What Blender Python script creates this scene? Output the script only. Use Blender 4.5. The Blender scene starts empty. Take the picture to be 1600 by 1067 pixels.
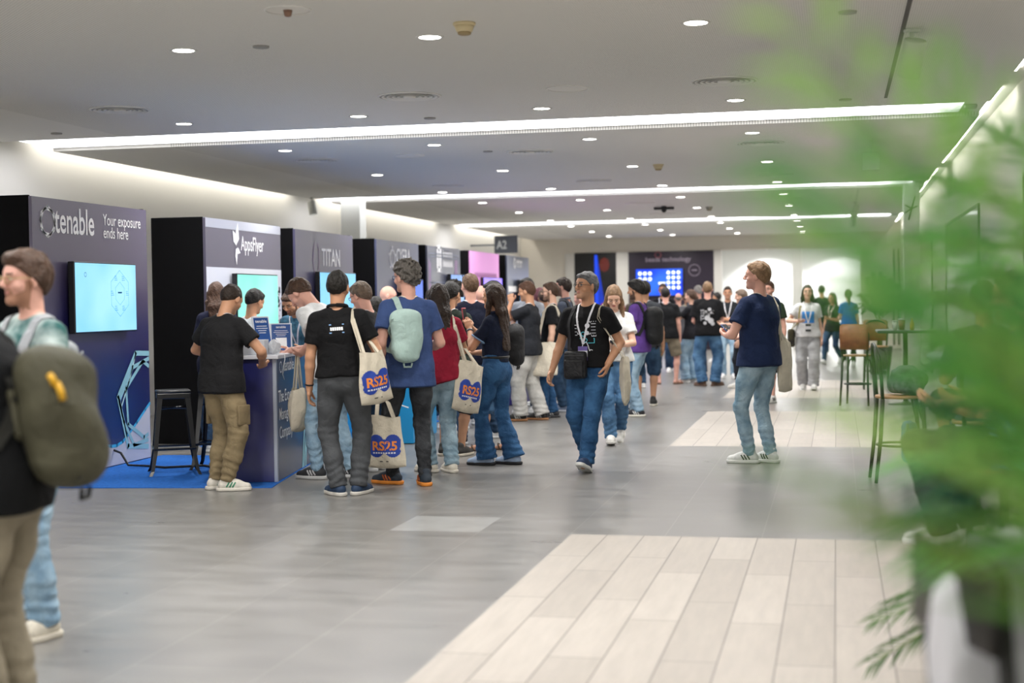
import bpy, bmesh, math, random
import numpy as np
from mathutils import Vector, Matrix
from mathutils.bvhtree import BVHTree

random.seed(7)
PI = math.pi
scene = bpy.context.scene
COL = scene.collection
R = math.radians

# ------------------------------------------------------------------ camera
CAM_H = 1.54
F_PX, YAW, PITCH, ROLL = 2312.1, .215961, -.0273145, -.0143494
_cy, _sy = math.cos(YAW), math.sin(YAW)
c_fwd = Vector((-_sy*math.cos(PITCH), _cy*math.cos(PITCH), math.sin(PITCH)))
_r0 = Vector((_cy, _sy, 0)); _u0 = _r0.cross(c_fwd)
c_right = _r0*math.cos(ROLL) + _u0*math.sin(ROLL)
c_up = -_r0*math.sin(ROLL) + _u0*math.cos(ROLL)
cam_data = bpy.data.cameras.new('camera')
cam = bpy.data.objects.new('camera', cam_data)
COL.objects.link(cam)
cam.matrix_world = Matrix(((c_right.x, c_up.x, -c_fwd.x, 0), (c_right.y, c_up.y, -c_fwd.y, 0),
                           (c_right.z, c_up.z, -c_fwd.z, CAM_H), (0, 0, 0, 1)))
cam_data.sensor_width = 36
cam_data.lens = F_PX*36/1600
cam_data.clip_start = .05
cam_data.clip_end = 200
cam_data.dof.use_dof = True
cam_data.dof.focus_distance = 13.2
cam_data.dof.aperture_fstop = 1.5
scene.camera = cam

# ------------------------------------------------------------------ world, exposure
world = bpy.data.worlds.new('hall_ambient')
scene.world = world
world.use_nodes = True
world.node_tree.nodes['Background'].inputs[0].default_value = (1, .97, .93, 1)
world.node_tree.nodes['Background'].inputs[1].default_value = 1.7
scene.view_settings.view_transform = 'Standard'
scene.view_settings.look = 'None'
scene.view_settings.gamma = 1
scene.view_settings.use_curve_mapping = False
scene.view_settings.exposure = .38
scene.cycles.use_denoising = True
scene.cycles.max_bounces = 8
scene.cycles.diffuse_bounces = 4
scene.cycles.glossy_bounces = 3
scene.cycles.transparent_max_bounces = 8
scene.cycles.sample_clamp_indirect = 4
STRIP_E, DOWN_W, COVE_E = 4.2, 13.0, 13.0     # light strips, downlights (watt each), wall coves


def ray(px, py):
    return c_fwd + c_right*((px-800)/F_PX) - c_up*((py-533.5)/F_PX)


def fl(px, py):                      # where on the floor a pixel of the photograph lies
    d = ray(px, py); t = -CAM_H/d.z
    return (d.x*t, d.y*t)


def at(px, Y, py=460):               # x of a pixel column at depth Y
    d = ray(px, py)
    return d.x*Y/d.y


# ------------------------------------------------------------------ materials
def lin(c):
    if isinstance(c, str):
        c = [int(c[i:i+2], 16) for i in (0, 2, 4)]
        c = [v/255 for v in c]
    return tuple(v/12.92 if v <= .04045 else ((v+.055)/1.055)**2.4 for v in c)


_mats = {}


def mat(name, col='808080', rough=.6, metal=0, emit=0, emit_col=None, bump=0, bscale=40, vary=0, vscale=6, col2=None,
        coat=0, trans=0, spec=.5, sheen=0, alpha=1):
    key = (name, str(col), rough, metal, emit, str(emit_col), bump, bscale, vary, vscale, str(col2), coat, trans, spec, sheen)
    if key in _mats:
        return _mats[key]
    m = bpy.data.materials.new(name)
    m.use_nodes = True
    nt = m.node_tree
    b = nt.nodes['Principled BSDF']
    c = lin(col)
    b.inputs['Base Color'].default_value = (*c, 1)
    b.inputs['Roughness'].default_value = rough
    b.inputs['Metallic'].default_value = metal
    b.inputs['Specular IOR Level'].default_value = spec
    if coat:
        b.inputs['Coat Weight'].default_value = coat
        b.inputs['Coat Roughness'].default_value = .25
    if trans:
        b.inputs['Transmission Weight'].default_value = trans
    if sheen:
        b.inputs['Sheen Weight'].default_value = sheen
        b.inputs['Sheen Roughness'].default_value = .5
    if emit:
        b.inputs['Emission Color'].default_value = (*lin(emit_col or col), 1)
        b.inputs['Emission Strength'].default_value = emit
    if bump or vary or col2:
        tc = nt.nodes.new('ShaderNodeTexCoord')
        if vary or col2:
            n = nt.nodes.new('ShaderNodeTexNoise')
            n.inputs['Scale'].default_value = vscale
            n.inputs['Detail'].default_value = 5
            nt.links.new(tc.outputs['Object'], n.inputs['Vector'])
            r = nt.nodes.new('ShaderNodeValToRGB')
            r.color_ramp.elements[0].position = .35
            r.color_ramp.elements[1].position = .65
            c2 = lin(col2) if col2 else tuple(min(1, v*(1+vary)) for v in c)
            c1 = c if col2 else tuple(v*(1-vary) for v in c)
            r.color_ramp.elements[0].color = (*c1, 1)
            r.color_ramp.elements[1].color = (*c2, 1)
            nt.links.new(n.outputs['Fac'], r.inputs['Fac'])
            nt.links.new(r.outputs['Color'], b.inputs['Base Color'])
        if bump:
            n2 = nt.nodes.new('ShaderNodeTexNoise')
            n2.inputs['Scale'].default_value = bscale
            n2.inputs['Detail'].default_value = 3
            n2.inputs['Distortion'].default_value = .6
            nt.links.new(tc.outputs['Object'], n2.inputs['Vector'])
            bp = nt.nodes.new('ShaderNodeBump')
            bp.inputs['Strength'].default_value = min(1, bump*2)
            bp.inputs['Distance'].default_value = .02*bump
            nt.links.new(n2.outputs['Fac'], bp.inputs['Height'])
            nt.links.new(bp.outputs['Normal'], b.inputs['Normal'])
    _mats[key] = m
    return m


def cloth(col, name='cloth'):
    return mat(name, col, rough=.85, bump=.75, bscale=12, vary=.14, vscale=9, spec=.2)


def denim(col, col2):
    return mat('denim', col, rough=.85, bump=.85, bscale=17, col2=col2, vscale=7, spec=.2)


# ------------------------------------------------------------------ object helpers
def tag(o, label=None, cat=None, group=None, kind=None):
    if label: o['label'] = label
    if cat: o['category'] = cat
    if group: o['group'] = group
    if kind: o['kind'] = kind
    return o


def empty(name, loc=(0, 0, 0), rz=0, label=None, cat=None, group=None):
    o = bpy.data.objects.new(name, None)
    o.empty_display_size = .1
    COL.objects.link(o)
    o.location = loc
    o.rotation_euler = (0, 0, rz)
    return tag(o, label, cat, group)


def link_mesh(name, me, mats, parent=None, smooth=False):
    for m in (mats if isinstance(mats, (list, tuple)) else [mats]):
        me.materials.append(m)
    if smooth:
        me.polygons.foreach_set('use_smooth', np.ones(len(me.polygons), dtype=bool))
    o = bpy.data.objects.new(name, me)
    COL.objects.link(o)
    if parent: o.parent = parent
    return o


class MB:
    """collects boxes, tubes, lathes, flat shapes; build() links them as ONE mesh object"""
    def __init__(s):
        s.v = []; s.f = []; s.mi = []

    def add(s, vs, fs, mi=0):
        n = len(s.v)
        s.v += [tuple(p) for p in vs]
        s.f += [tuple(i+n for i in f) for f in fs]
        s.mi += [mi]*len(fs)
        return s

    def box(s, x0, x1, y0, y1, z0, z1, mi=0, bev=0):
        if bev:
            bm = bmesh.new()
            bmesh.ops.create_cube(bm, size=1)
            for v in bm.verts:
                v.co = Vector(((x0+x1)/2+v.co.x*(x1-x0), (y0+y1)/2+v.co.y*(y1-y0), (z0+z1)/2+v.co.z*(z1-z0)))
            bmesh.ops.bevel(bm, geom=bm.edges[:], offset=bev, segments=2, affect='EDGES', profile=.5)
            bm.verts.ensure_lookup_table()
            s.add([v.co for v in bm.verts], [[v.index for v in f.verts] for f in bm.faces], mi)
            bm.free()
            return s
        v = [(x, y, z) for x in (x0, x1) for y in (y0, y1) for z in (z0, z1)]
        return s.add(v, [(0, 1, 3, 2), (4, 6, 7, 5), (0, 4, 5, 1), (2, 3, 7, 6), (0, 2, 6, 4), (1, 5, 7, 3)], mi)

    def tube(s, pts, r, n=8, mi=0, caps=True, flat=None):
        """sweep a circle (or ellipse r, flat) along points"""
        pts = [Vector(p) for p in pts]
        rs = r if isinstance(r, (list, tuple)) else [r]*len(pts)
        base = len(s.v); ref = None
        for i, p in enumerate(pts):
            d = (pts[min(i+1, len(pts)-1)]-pts[max(i-1, 0)]).normalized()
            if ref is None:
                ref = d.orthogonal().normalized()
            ref = (ref-d*ref.dot(d)).normalized()
            b = d.cross(ref)
            for k in range(n):
                a = 2*PI*k/n
                s.v.append(tuple(p+ref*math.cos(a)*rs[i]+b*math.sin(a)*(rs[i] if flat is None else flat)))
        for i in range(len(pts)-1):
            for k in range(n):
                k2 = (k+1) % n
                s.f.append((base+i*n+k, base+i*n+k2, base+(i+1)*n+k2, base+(i+1)*n+k)); s.mi.append(mi)
        if caps:
            s.f.append(tuple(base+k for k in range(n))[::-1]); s.mi.append(mi)
            s.f.append(tuple(base+(len(pts)-1)*n+k for k in range(n))); s.mi.append(mi)
        return s

    def ribbon(s, pts, ups, w, t=.003, mi=0):
        """a flat strap: points, surface normals, width, thickness"""
        base = len(s.v); n = len(pts)
        for i in range(n):
            p = Vector(pts[i]); u = Vector(ups[i])
            d = (Vector(pts[min(i+1, n-1)])-Vector(pts[max(i-1, 0)]))
            d = d.normalized() if d.length > 1e-9 else Vector((0, 0, 1))
            u = u-d*u.dot(d)
            u = u.normalized() if u.length > 1e-6 else d.orthogonal().normalized()
            b = d.cross(u)
            for a, c in ((-1, 1), (1, 1), (1, -1), (-1, -1)):
                s.v.append(tuple(p+b*(a*w/2)+u*(c*t/2)))
        for i in range(n-1):
            for k in range(4):
                k2 = (k+1) % 4
                s.f.append((base+i*4+k, base+i*4+k2, base+i*4+4+k2, base+i*4+4+k)); s.mi.append(mi)
        s.f.append((base, base+1, base+2, base+3)); s.f.append(tuple(base+(n-1)*4+k for k in (3, 2, 1, 0)))
        s.mi += [mi, mi]
        return s

    def lathe(s, prof, c=(0, 0, 0), n=24, mi=0, ring=False):
        base = len(s.v)
        for r, z in prof:
            for k in range(n):
                a = 2*PI*k/n
                s.v.append((c[0]+r*math.cos(a), c[1]+r*math.sin(a), c[2]+z))
        m = len(prof)
        for i in range(m if ring else m-1):
            j = (i+1) % m
            for k in range(n):
                k2 = (k+1) % n
                s.f.append((base+i*n+k, base+i*n+k2, base+j*n+k2, base+j*n+k)); s.mi.append(mi)
        if ring: return s
        s.f.append(tuple(base+k for k in range(n))[::-1]); s.f.append(tuple(base+(m-1)*n+k for k in range(n)))
        s.mi += [mi, mi]
        return s

    def xf(s, M):
        s.v = [tuple(M @ Vector(p)) for p in s.v]
        return s

    def mesh(s, name='m'):
        me = bpy.data.meshes.new(name)
        me.from_pydata(s.v, [], s.f)
        me.polygons.foreach_set('material_index', np.array(s.mi, dtype=np.int32))
        me.update()
        return me

    def build(s, name, mats, parent=None, smooth=False, fix=True):
        me = s.mesh(name)
        if fix:
            bm = bmesh.new(); bm.from_mesh(me)
            bmesh.ops.recalc_face_normals(bm, faces=bm.faces[:])
            bm.to_mesh(me); bm.free()
        return link_mesh(name, me, mats, parent, smooth)


def copy_thing(o, loc, rz=None, label=None):
    c = o.copy(); COL.objects.link(c); c.location = loc
    if rz is not None: c.rotation_euler = (0, 0, rz)
    if label: c['label'] = label
    for ch in o.children:
        d = ch.copy(); COL.objects.link(d); d.parent = c
        for g in ch.children:
            e = g.copy(); COL.objects.link(e); e.parent = d
    return c


# ------------------------------------------------------------------ lettering
_txt = {}


def text_geo(s, size=1, align='LEFT', bold=0):
    """flat outline of a text: (verts, faces) in the xy plane, baseline at y = 0"""
    key = (s, align, bold)
    if key not in _txt:
        cu = bpy.data.curves.new('lettering', 'FONT')
        cu.body = s; cu.size = 1; cu.align_x = align; cu.resolution_u = 4; cu.offset = bold
        ob = bpy.data.objects.new('lettering', cu)
        COL.objects.link(ob)
        dg = bpy.context.evaluated_depsgraph_get()
        me = ob.evaluated_get(dg).to_mesh()
        _txt[key] = ([tuple(v.co) for v in me.vertices], [tuple(p.vertices) for p in me.polygons])
        bpy.data.objects.remove(ob); bpy.data.curves.remove(cu)
    v, f = _txt[key]
    return [(x*size, y*size, z*size) for x, y, z in v], f


def put_text(mb, s, size, o, ax=(1, 0, 0), ay=(0, 0, 1), align='LEFT', mi=0, sx=1, bold=0):
    v, f = text_geo(s, size, align, bold)
    o, ax, ay = Vector(o), Vector(ax), Vector(ay)
    mb.add([o+ax*(x*sx)+ay*y for x, y, z in v], f, mi)


def put_poly(mb, pts, o, ax=(1, 0, 0), ay=(0, 0, 1), mi=0):
    o, ax, ay = Vector(o), Vector(ax), Vector(ay)
    mb.add([o+ax*x+ay*y for x, y in pts], [tuple(range(len(pts)))], mi)


def put_line(mb, pts, w, o, ax=(1, 0, 0), ay=(0, 0, 1), mi=0, closed=False):
    """flat polyline of width w"""
    P = [Vector((x, y)) for x, y in pts]
    segs = list(zip(P, P[1:]+P[:1])) if closed else list(zip(P, P[1:]))
    for a, b in segs:
        d = (b-a)
        if d.length < 1e-9: continue
        d.normalize(); n = Vector((-d.y, d.x))*w/2; e = d*w*.3
        put_poly(mb, [tuple(q) for q in (a-n-e, b-n+e, b+n+e, a+n-e)], o, ax, ay, mi)


def ngon(n, r, cx=0, cy=0, ph=0, sy=1):
    return [(cx+r*math.cos(2*PI*k/n+ph), cy+sy*r*math.sin(2*PI*k/n+ph)) for k in range(n)]


def ordinal(i):
    return ['first', 'second', 'third', 'fourth', 'fifth', 'sixth', 'seventh', 'eighth', 'ninth', 'tenth', 'eleventh', 'twelfth'][i]
# ================================================================== THE SETTING
def brick_mat(name, c1, c2, mortar, bw, bh, msize, rough, off=(0, 0), swap=True, vscale=3, offset=.5, streak=(1, 1, 1), bump=.0, amt=.35):
    m = bpy.data.materials.new(name); m.use_nodes = True
    nt = m.node_tree; b = nt.nodes['Principled BSDF']; L = nt.links.new
    tc = nt.nodes.new('ShaderNodeTexCoord'); sep = nt.nodes.new('ShaderNodeSeparateXYZ'); com = nt.nodes.new('ShaderNodeCombineXYZ')
    L(tc.outputs['Object'], sep.inputs[0])
    ax = nt.nodes.new('ShaderNodeMath'); ax.operation = 'ADD'; ax.inputs[1].default_value = off[0]
    ay = nt.nodes.new('ShaderNodeMath'); ay.operation = 'ADD'; ay.inputs[1].default_value = off[1]
    L(sep.outputs['X'], ax.inputs[0]); L(sep.outputs['Y'], ay.inputs[0])
    L(ay.outputs[0], com.inputs[0]); L(ax.outputs[0], com.inputs[1])
    br = nt.nodes.new('ShaderNodeTexBrick')
    br.offset = offset; br.squash = 1
    br.inputs['Scale'].default_value = 1
    br.inputs['Brick Width'].default_value = bw; br.inputs['Row Height'].default_value = bh
    br.inputs['Mortar Size'].default_value = msize; br.inputs['Mortar Smooth'].default_value = .1
    br.inputs['Color1'].default_value = (*lin(c1), 1); br.inputs['Color2'].default_value = (*lin(c2), 1)
    br.inputs['Mortar'].default_value = (*lin(mortar), 1)
    L(com.outputs[0], br.inputs['Vector'])
    mp = nt.nodes.new('ShaderNodeMapping'); mp.inputs['Scale'].default_value = streak
    L(tc.outputs['Object'], mp.inputs['Vector'])
    n = nt.nodes.new('ShaderNodeTexNoise'); n.inputs['Scale'].default_value = vscale; n.inputs['Detail'].default_value = 6; n.inputs['Roughness'].default_value = .6
    L(mp.outputs[0], n.inputs['Vector'])
    mx = nt.nodes.new('ShaderNodeMix'); mx.data_type = 'RGBA'; mx.blend_type = 'MULTIPLY'; mx.inputs['Factor'].default_value = 1
    rp = nt.nodes.new('ShaderNodeValToRGB'); rp.color_ramp.elements[0].position = .3; rp.color_ramp.elements[1].position = .7
    rp.color_ramp.elements[0].color = (1-amt, 1-amt, 1-amt*1.05, 1); rp.color_ramp.elements[1].color = (1, 1, 1, 1)
    L(n.outputs['Fac'], rp.inputs['Fac']); L(br.outputs['Color'], mx.inputs['A']); L(rp.outputs['Color'], mx.inputs['B'])
    L(mx.outputs['Result'], b.inputs['Base Color'])
    rr = nt.nodes.new('ShaderNodeMapRange'); rr.inputs['To Min'].default_value = rough-.08; rr.inputs['To Max'].default_value = rough+.1
    L(n.outputs['Fac'], rr.inputs['Value']); L(rr.outputs[0], b.inputs['Roughness'])
    return m


m_tile = brick_mat('grey_stone_tile', '84827f', '7d7b78', '92908c', 2.72, .622, .004, .3, off=(1.722, -9.55+.68*20), vscale=2.0, streak=(1, 3, 1), offset=.37, amt=.26)
m_wood = brick_mat('pale_wood_plank', 'b6aea5', 'a8a097', '776f68', 1.25, .2435, .004, .42, off=(.017+.2435*40, 20), vscale=3, streak=(7, .8, 1), offset=.37, amt=.2)
m_wall = mat('white_wall', 'd6d4cf', rough=.8)
m_wall2 = mat('beige_wall', 'd9d3c8', rough=.8)
m_white = mat('white_paint', 'dcdcd8', rough=.6)


def ceiling_mat():
    m = bpy.data.materials.new('perforated_ceiling'); m.use_nodes = True
    nt = m.node_tree; b = nt.nodes['Principled BSDF']; L = nt.links.new
    b.inputs['Roughness'].default_value = .75
    tc = nt.nodes.new('ShaderNodeTexCoord'); sep = nt.nodes.new('ShaderNodeSeparateXYZ'); L(tc.outputs['Object'], sep.inputs[0])
    outs = []
    for ax in ('X', 'Y'):
        a = nt.nodes.new('ShaderNodeMath'); a.operation = 'MULTIPLY'; a.inputs[1].default_value = 2*PI/.03
        s = nt.nodes.new('ShaderNodeMath'); s.operation = 'SINE'
        L(sep.outputs[ax], a.inputs[0]); L(a.outputs[0], s.inputs[0]); outs.append(s)
    mu = nt.nodes.new('ShaderNodeMath'); mu.operation = 'MULTIPLY'
    L(outs[0].outputs[0], mu.inputs[0]); L(outs[1].outputs[0], mu.inputs[1])
    # plain plaster border at the left, perforated panels elsewhere
    r = nt.nodes.new('ShaderNodeMapRange'); r.inputs['From Min'].default_value = .15; r.inputs['From Max'].default_value = .55
    r.inputs['To Min'].default_value = 0; r.inputs['To Max'].default_value = 1
    L(mu.outputs[0], r.inputs['Value'])
    g = nt.nodes.new('ShaderNodeMath'); g.operation = 'GREATER_THAN'; g.inputs[1].default_value = -7.6
    L(sep.outputs['X'], g.inputs[0])
    f = nt.nodes.new('ShaderNodeMath'); f.operation = 'MULTIPLY'; L(r.outputs[0], f.inputs[0]); L(g.outputs[0], f.inputs[1])
    mx = nt.nodes.new('ShaderNodeMix'); mx.data_type = 'RGBA'
    mx.inputs['A'].default_value = (*lin('f1efe9'), 1); mx.inputs['B'].default_value = (*lin('bdbbb5'), 1)
    L(f.outputs[0], mx.inputs['Factor']); L(mx.outputs['Result'], b.inputs['Base Color'])
    return m


m_ceil = ceiling_mat()
HC = 3.4
XL, XR = -9.45, 1.85            # walls
LL, LR = -9.1, 1.47             # edges of the hung ceiling
YB = 44.5                       # far end of the hall
WX0, WX1 = -1.716, .78          # wooden floor inlays
WOOD = [(1.2, 9.56), (15.46, 20.26), (22.95, 27.8)]

f = MB()
ys = [-5] + [y for w in WOOD for y in w] + [58]
for i in range(len(ys)-1):
    y0, y1 = ys[i], ys[i+1]
    wood = i % 2 == 1
    for x0, x1, mi in ((-12, WX0, 0), (WX0, WX1, 1 if wood else 0), (WX1, 4, 0)):
        f.add([(x0, y0, 0), (x1, y0, 0), (x1, y1, 0), (x0, y1, 0)], [(0, 1, 2, 3)], mi)
f.box(-12, 4, -5, 58, -.1, -.002)
tag(f.build('floor', [m_tile, m_wood], fix=False), kind='structure')

o = MB(); o.add([(-2.966, 9.56, .0008), (-2.344, 9.56, .0008), (-2.344, 10.24, .0008), (-2.966, 10.24, .0008)], [(0, 1, 2, 3)])
tag(o.build('trim_3', mat('lighter_tile', '989896', rough=.3, vary=.08, vscale=5), fix=False), kind='structure')

TR = [(4.85, 6.0), (15.0, 16.12), (24.95, 26.1), (34.7, 36.25)]        # light troughs across the ceiling
c = MB()
yc = [-5] + [y for t in TR for y in t] + [YB]
for i in range(0, len(yc)-1, 2):
    c.box(LL, LR, yc[i], yc[i+1], HC, HC+.06)
tag(c.build('ceiling', m_ceil), kind='structure')
c = MB()
for y0, y1 in TR:
    c.box(LL, LR, y0-.05, y1+.05, HC+.11, HC+.14)
    c.box(LL, LR, y0-.03, y0, HC+.0605, HC+.11); c.box(LL, LR, y1, y1+.03, HC+.0605, HC+.11)
c.box(XL-.1, LL+.3, -5, YB, HC+.3, HC+.34); c.box(LR-.3, XR+.1, -5, YB, HC+.3, HC+.34)
c.box(LL+.2, LL+.24, -5, YB, HC+.141, HC+.3); c.box(LR-.24, LR-.2, -5, YB, HC+.141, HC+.3)
tag(c.build('trim_1', m_white), kind='structure')

tag(MB().box(XL-.2, XL, -5, YB+.2, 0, HC+.34).build('wall_left', m_wall), kind='structure')
tag(MB().box(XR, XR+.2, -5, YB+.2, 0, HC+.34).build('wall_right', m_wall), kind='structure')
# far end: bulkhead, piers and the bright room behind
w = MB()
w.box(XL, XR, YB, YB+.25, 2.97, HC+.3)
for x0, x1 in ((XL, -8.06), (.72, XR)):
    w.box(x0, x1, YB, YB+.25, 0, 2.97)
w.box(-7.72, -3.62, YB+.22, YB+.3, 0, 2.97)
tag(w.build('wall_back', m_wall2), kind='structure')
w = MB()
for x0, x1 in ((-8.06, -7.77), (-6.49, -6.12), (-3.56, -3.33)):
    w.box(x0, x1, YB-.05, YB+.25, 0, 2.97)
tag(w.build('trim_2', m_wall), kind='structure')
w = MB()
w.box(-5.5, 3.2, 52, 52.2, 0, 3.3)
w.box(-5.5, -5.3, YB+.3, 52, 0, 3.3); w.box(3.0, 3.2, YB+.3, 52, 0, 3.3)
w.box(-5.5, 3.2, YB+.25, 52.2, 3.2, 3.3)
tag(w.build('wall_far', m_white), kind='structure')


def column(x0, x1, y0, y1, h, label, m=m_white):
    o = MB().box(x0, x1, y0, y1, 0, h, bev=.012).build('column', m)
    tag(o, label, 'column', 'square columns')
    return o


column(1.1, 1.36, 25.35, 25.62, HC, 'square white column in front of the right wall at the second light strip', mat('column_paint', 'c9cac4', rough=.6))
column(-8.66, -8.3, 25.3, 25.66, HC, 'square white column standing before the left wall behind the booths', mat('column_paint', 'c9cac4', rough=.6))
column(-1.25, -.97, YB-.03, YB+.25, 2.97, 'pale column between the two bright openings in the far wall', m_white)
# five-armed black fixture on the right column
o = MB()
for a, l in ((75, .2), (150, .12), (215, .13), (255, .2), (20, .1)):
    o.tube([(0, 0, 0), (l*math.cos(R(a)), 0, l*math.sin(R(a)))], .012, 6)
o = o.build('column_ornament', mat('black_metal', '15140f', rough=.5), smooth=True); o.location = (1.23, 25.325, 2.98)
tag(o, 'small black star-shaped ornament fixed on the white column', 'ornament')

# ------------------------------------------------------------------ lights
m_lens = mat('downlight_lens', 'ffffff', emit=14, emit_col='fffaf2')
m_ring = mat('downlight_ring', 'd8d6d0', rough=.4)
DX = [-6.5, -4.63, -2.77, -.91]
DY = [2.9, 6.9, 10.08, 14.12, 16.97, 20.65, 24.3, 27.2, 30.5, 34.0, 36.75, 40.0, 43.1]
rows = ['row above the camera', 'row before the picture', 'row nearest the camera', 'row just before the nearest light strip', 'row just behind the nearest light strip', 'row midway between nearest and middle strips',
        'row just before the middle light strip', 'row just behind the middle light strip', 'row midway between the middle and farthest strips', 'row just before the farthest light strip',
        'row just behind the farthest light strip', 'second row behind the farthest light strip', 'last row before the far wall']
dl0 = None
lamp_d = bpy.data.lights.new('downlight_lamp', 'AREA'); lamp_d.shape = 'DISK'; lamp_d.size = .14; lamp_d.energy = DOWN_W; lamp_d.color = (1, .97, .92); lamp_d.spread = R(150)
for r, y in enumerate(DY):
    for i, x in enumerate(DX):
        if r == 2 and i == 0: continue
        n = i if r == 2 else i+1
        lab = f'round downlight, {ordinal(n-1)} from the left in the {rows[r]}'
        if dl0 is None:
            dl0 = empty('downlight', (x, y, HC), 0, lab, 'ceiling light', 'recessed downlights')
            MB().lathe([(.078, .0), (.078, -.004), (.098, -.004), (.1, .0)], n=28, ring=True).build('trim_ring', m_ring, dl0, True)
            MB().lathe([(.076, -.001), (.076, -.0035), (.07, -.0045)], n=28).build('lens', m_lens, dl0)
            d = dl0
        else:
            d = copy_thing(dl0, (x, y, HC), label=lab)
        lp = bpy.data.objects.new('downlight_lamp', lamp_d); COL.objects.link(lp); lp.parent = d; lp.location = (0, 0, -.012)

m_strip = mat('light_strip_diffuser', 'ffffff', emit=STRIP_E, emit_col='fbfbff')
for k, (y0, y1) in enumerate(TR):
    d = empty('ceiling_light', ((LL+LR)/2, (y0+y1)/2, HC+.05), 0, 'long white light strip across the ceiling above the camera, out of the picture' if k == 0 else f'long white light strip across the whole ceiling, {["nearest", "middle", "farthest"][k-1]} of three', 'ceiling light', 'ceiling light strips')
    hx, hy = (LR-LL)/2, (y1-y0)/2
    MB().box(-hx+.06, hx-.22, -hy+.1, hy-.1, -.018, 0).build('diffuser', m_strip, d)
    mfr = m_white
    b = MB(); b.box(-hx, hx, -hy+.001, -hy+.1, -.012, .055); b.box(-hx, hx, hy-.1, hy-.001, -.012, .055); b.box(hx-.22, hx, -hy+.1, hy-.1, -.01, .055); b.box(-hx, -hx+.06, -hy+.1, hy-.1, -.01, .055)
    b.build('housing', mfr, d)
    MB().box(hx-.2, hx-.08, -.1, .02, -.05, -.01, bev=.01).build('end_connector', mat('grey_metal', '8a8a8a', rough=.4), d)
m_cove = mat('cove_tube', 'ffffff', emit=COVE_E, emit_col='fffaf0')
for side, x in (('left', (XL+LL)/2), ('right', (XR+LR)/2)):
    for k in range(4):
        y0 = (6.2, 16.2, 26.2, 36.4)[k]; y1 = (14.9, 24.8, 34.6, 44.0)[k]
        o = MB().box(-.04, .04, 0, y1-y0, -.03, 0).build('cove_light', m_cove); o.location = (x, y0, HC+.295)
        tag(o, f'white light tube hidden in the {side} ceiling cove, {ordinal(k)} length from the camera', 'cove light', 'cove light tubes')

# wall washer in the room behind the far wall
for x, y, lab in ((-2.3, 50.4, 'left'), (.2, 50.4, 'right')):
    d = empty('wall_washer', (x, y, 3.2), 0, f'small white ceiling spot washing the far white wall, {lab} one', 'ceiling light', 'wall washers in the far room')
    MB().lathe([(.06, 0), (.07, -.06), (.05, -.08)], n=16).build('housing', m_white, d, True)
    sp = bpy.data.lights.new('washer_lamp', 'SPOT'); sp.energy = 150; sp.spot_size = R(95); sp.spot_blend = .25; sp.shadow_soft_size = .05; sp.color = (.95, .98, 1)
    lp = bpy.data.objects.new('washer_lamp', sp); COL.objects.link(lp); lp.parent = d; lp.location = (0, 0, -.12); lp.rotation_euler = (R(38), 0, 0)
a = bpy.data.lights.new('far_room_lamp', 'AREA'); a.shape = 'RECTANGLE'; a.size = 4; a.size_y = 2; a.energy = 420
lp = bpy.data.objects.new('far_room_lamp', a); COL.objects.link(lp); lp.location = (-1, 48, 3.15)

# ------------------------------------------------------------------ ceiling fittings
m_vent = mat('vent_white', 'f0eee8', rough=.5); m_dark = mat('vent_gap', 'c2c0ba', rough=.7)
VENTS = [(-3.74, 12.89, .29, 1), (-6.59, 12.91, .28, 1), (-.92, 12.83, .29, 1), (-6.56, 18.22, .29, 1), (-3.72, 18.15, .29, 1), (-.88, 18.09, .29, 1), (-3.68, 22.87, .29, 1), (-6.05, 22.97, .26, 1), (-.9, 22.9, .29, 1),
         (-3.7, 28.6, .29, 1), (-.9, 28.6, .29, 1), (-3.7, 32.4, .29, 1)]
where = ['above the middle of the hall before the nearest light strip', 'at left before the nearest light strip', 'at right before the nearest light strip, near the plant', 'at left behind the nearest light strip',
         'above the middle of the hall behind the nearest light strip', 'at right behind the nearest light strip', 'above the middle before the second light strip', 'at left before the second light strip',
         'at right before the second light strip', 'above the middle behind the second light strip', 'at right behind the second light strip', 'above the middle before the farthest light strip']
for (x, y, r, t), lab in zip(VENTS, where):
    d = empty('air_diffuser', (x, y, HC), 0, 'round ringed air diffuser ' + lab, 'vent', 'round ceiling vents')
    MB().lathe([(r*.99, 0), (r, -.006), (r*.93, -.012), (r*.93, 0)], n=36, ring=True).build('rim', m_vent, d, True)
    MB().lathe([(r*.9, -.001), (r*.9, -.002)], n=36).build('dark_backing', m_dark, d)
    b = MB()
    for q in (.78, .62, .46, .3):
        b.lathe([(r*q, -.003), (r*(q+.1), -.011), (r*(q+.09), -.0125), (r*(q-.01), -.005)], n=32, ring=True)
    b.build('ring_blades', m_vent, d, True)
    MB().lathe([(r*.2, -.002), (r*.2, -.016), (r*.05, -.02)], n=20).build('centre_cap', m_vent, d, True)
for i, (x, y, r, lab) in enumerate(((-2.29, 12.86, .19, 'between two vents before the nearest light strip'), (-5.26, 18.09, .19, 'between two vents behind the nearest light strip'), (-3.37, 8.89, .15, 'near the top edge left of the cream smoke detector'))):
    d = empty('ceiling_speaker', (x, y, HC), 0, 'flat round white ceiling speaker ' + lab, 'speaker', 'ceiling speakers')
    MB().lathe([(r, 0), (r, -.006), (r*.92, -.01), (r*.92, -.004)], n=30, ring=True).build('rim', m_vent, d, True)
    MB().lathe([(r*.9, -.002), (r*.9, -.004)], n=30).build('grille', mat('speaker_grille', 'efece6', rough=.8), d)
    if i == 2: MB().lathe([(.03, -.004), (.022, -.04), (.01, -.045)], n=12).build('sprinkler_head', mat('sprinkler_metal', '8d6b58', rough=.4), d, True)
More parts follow.
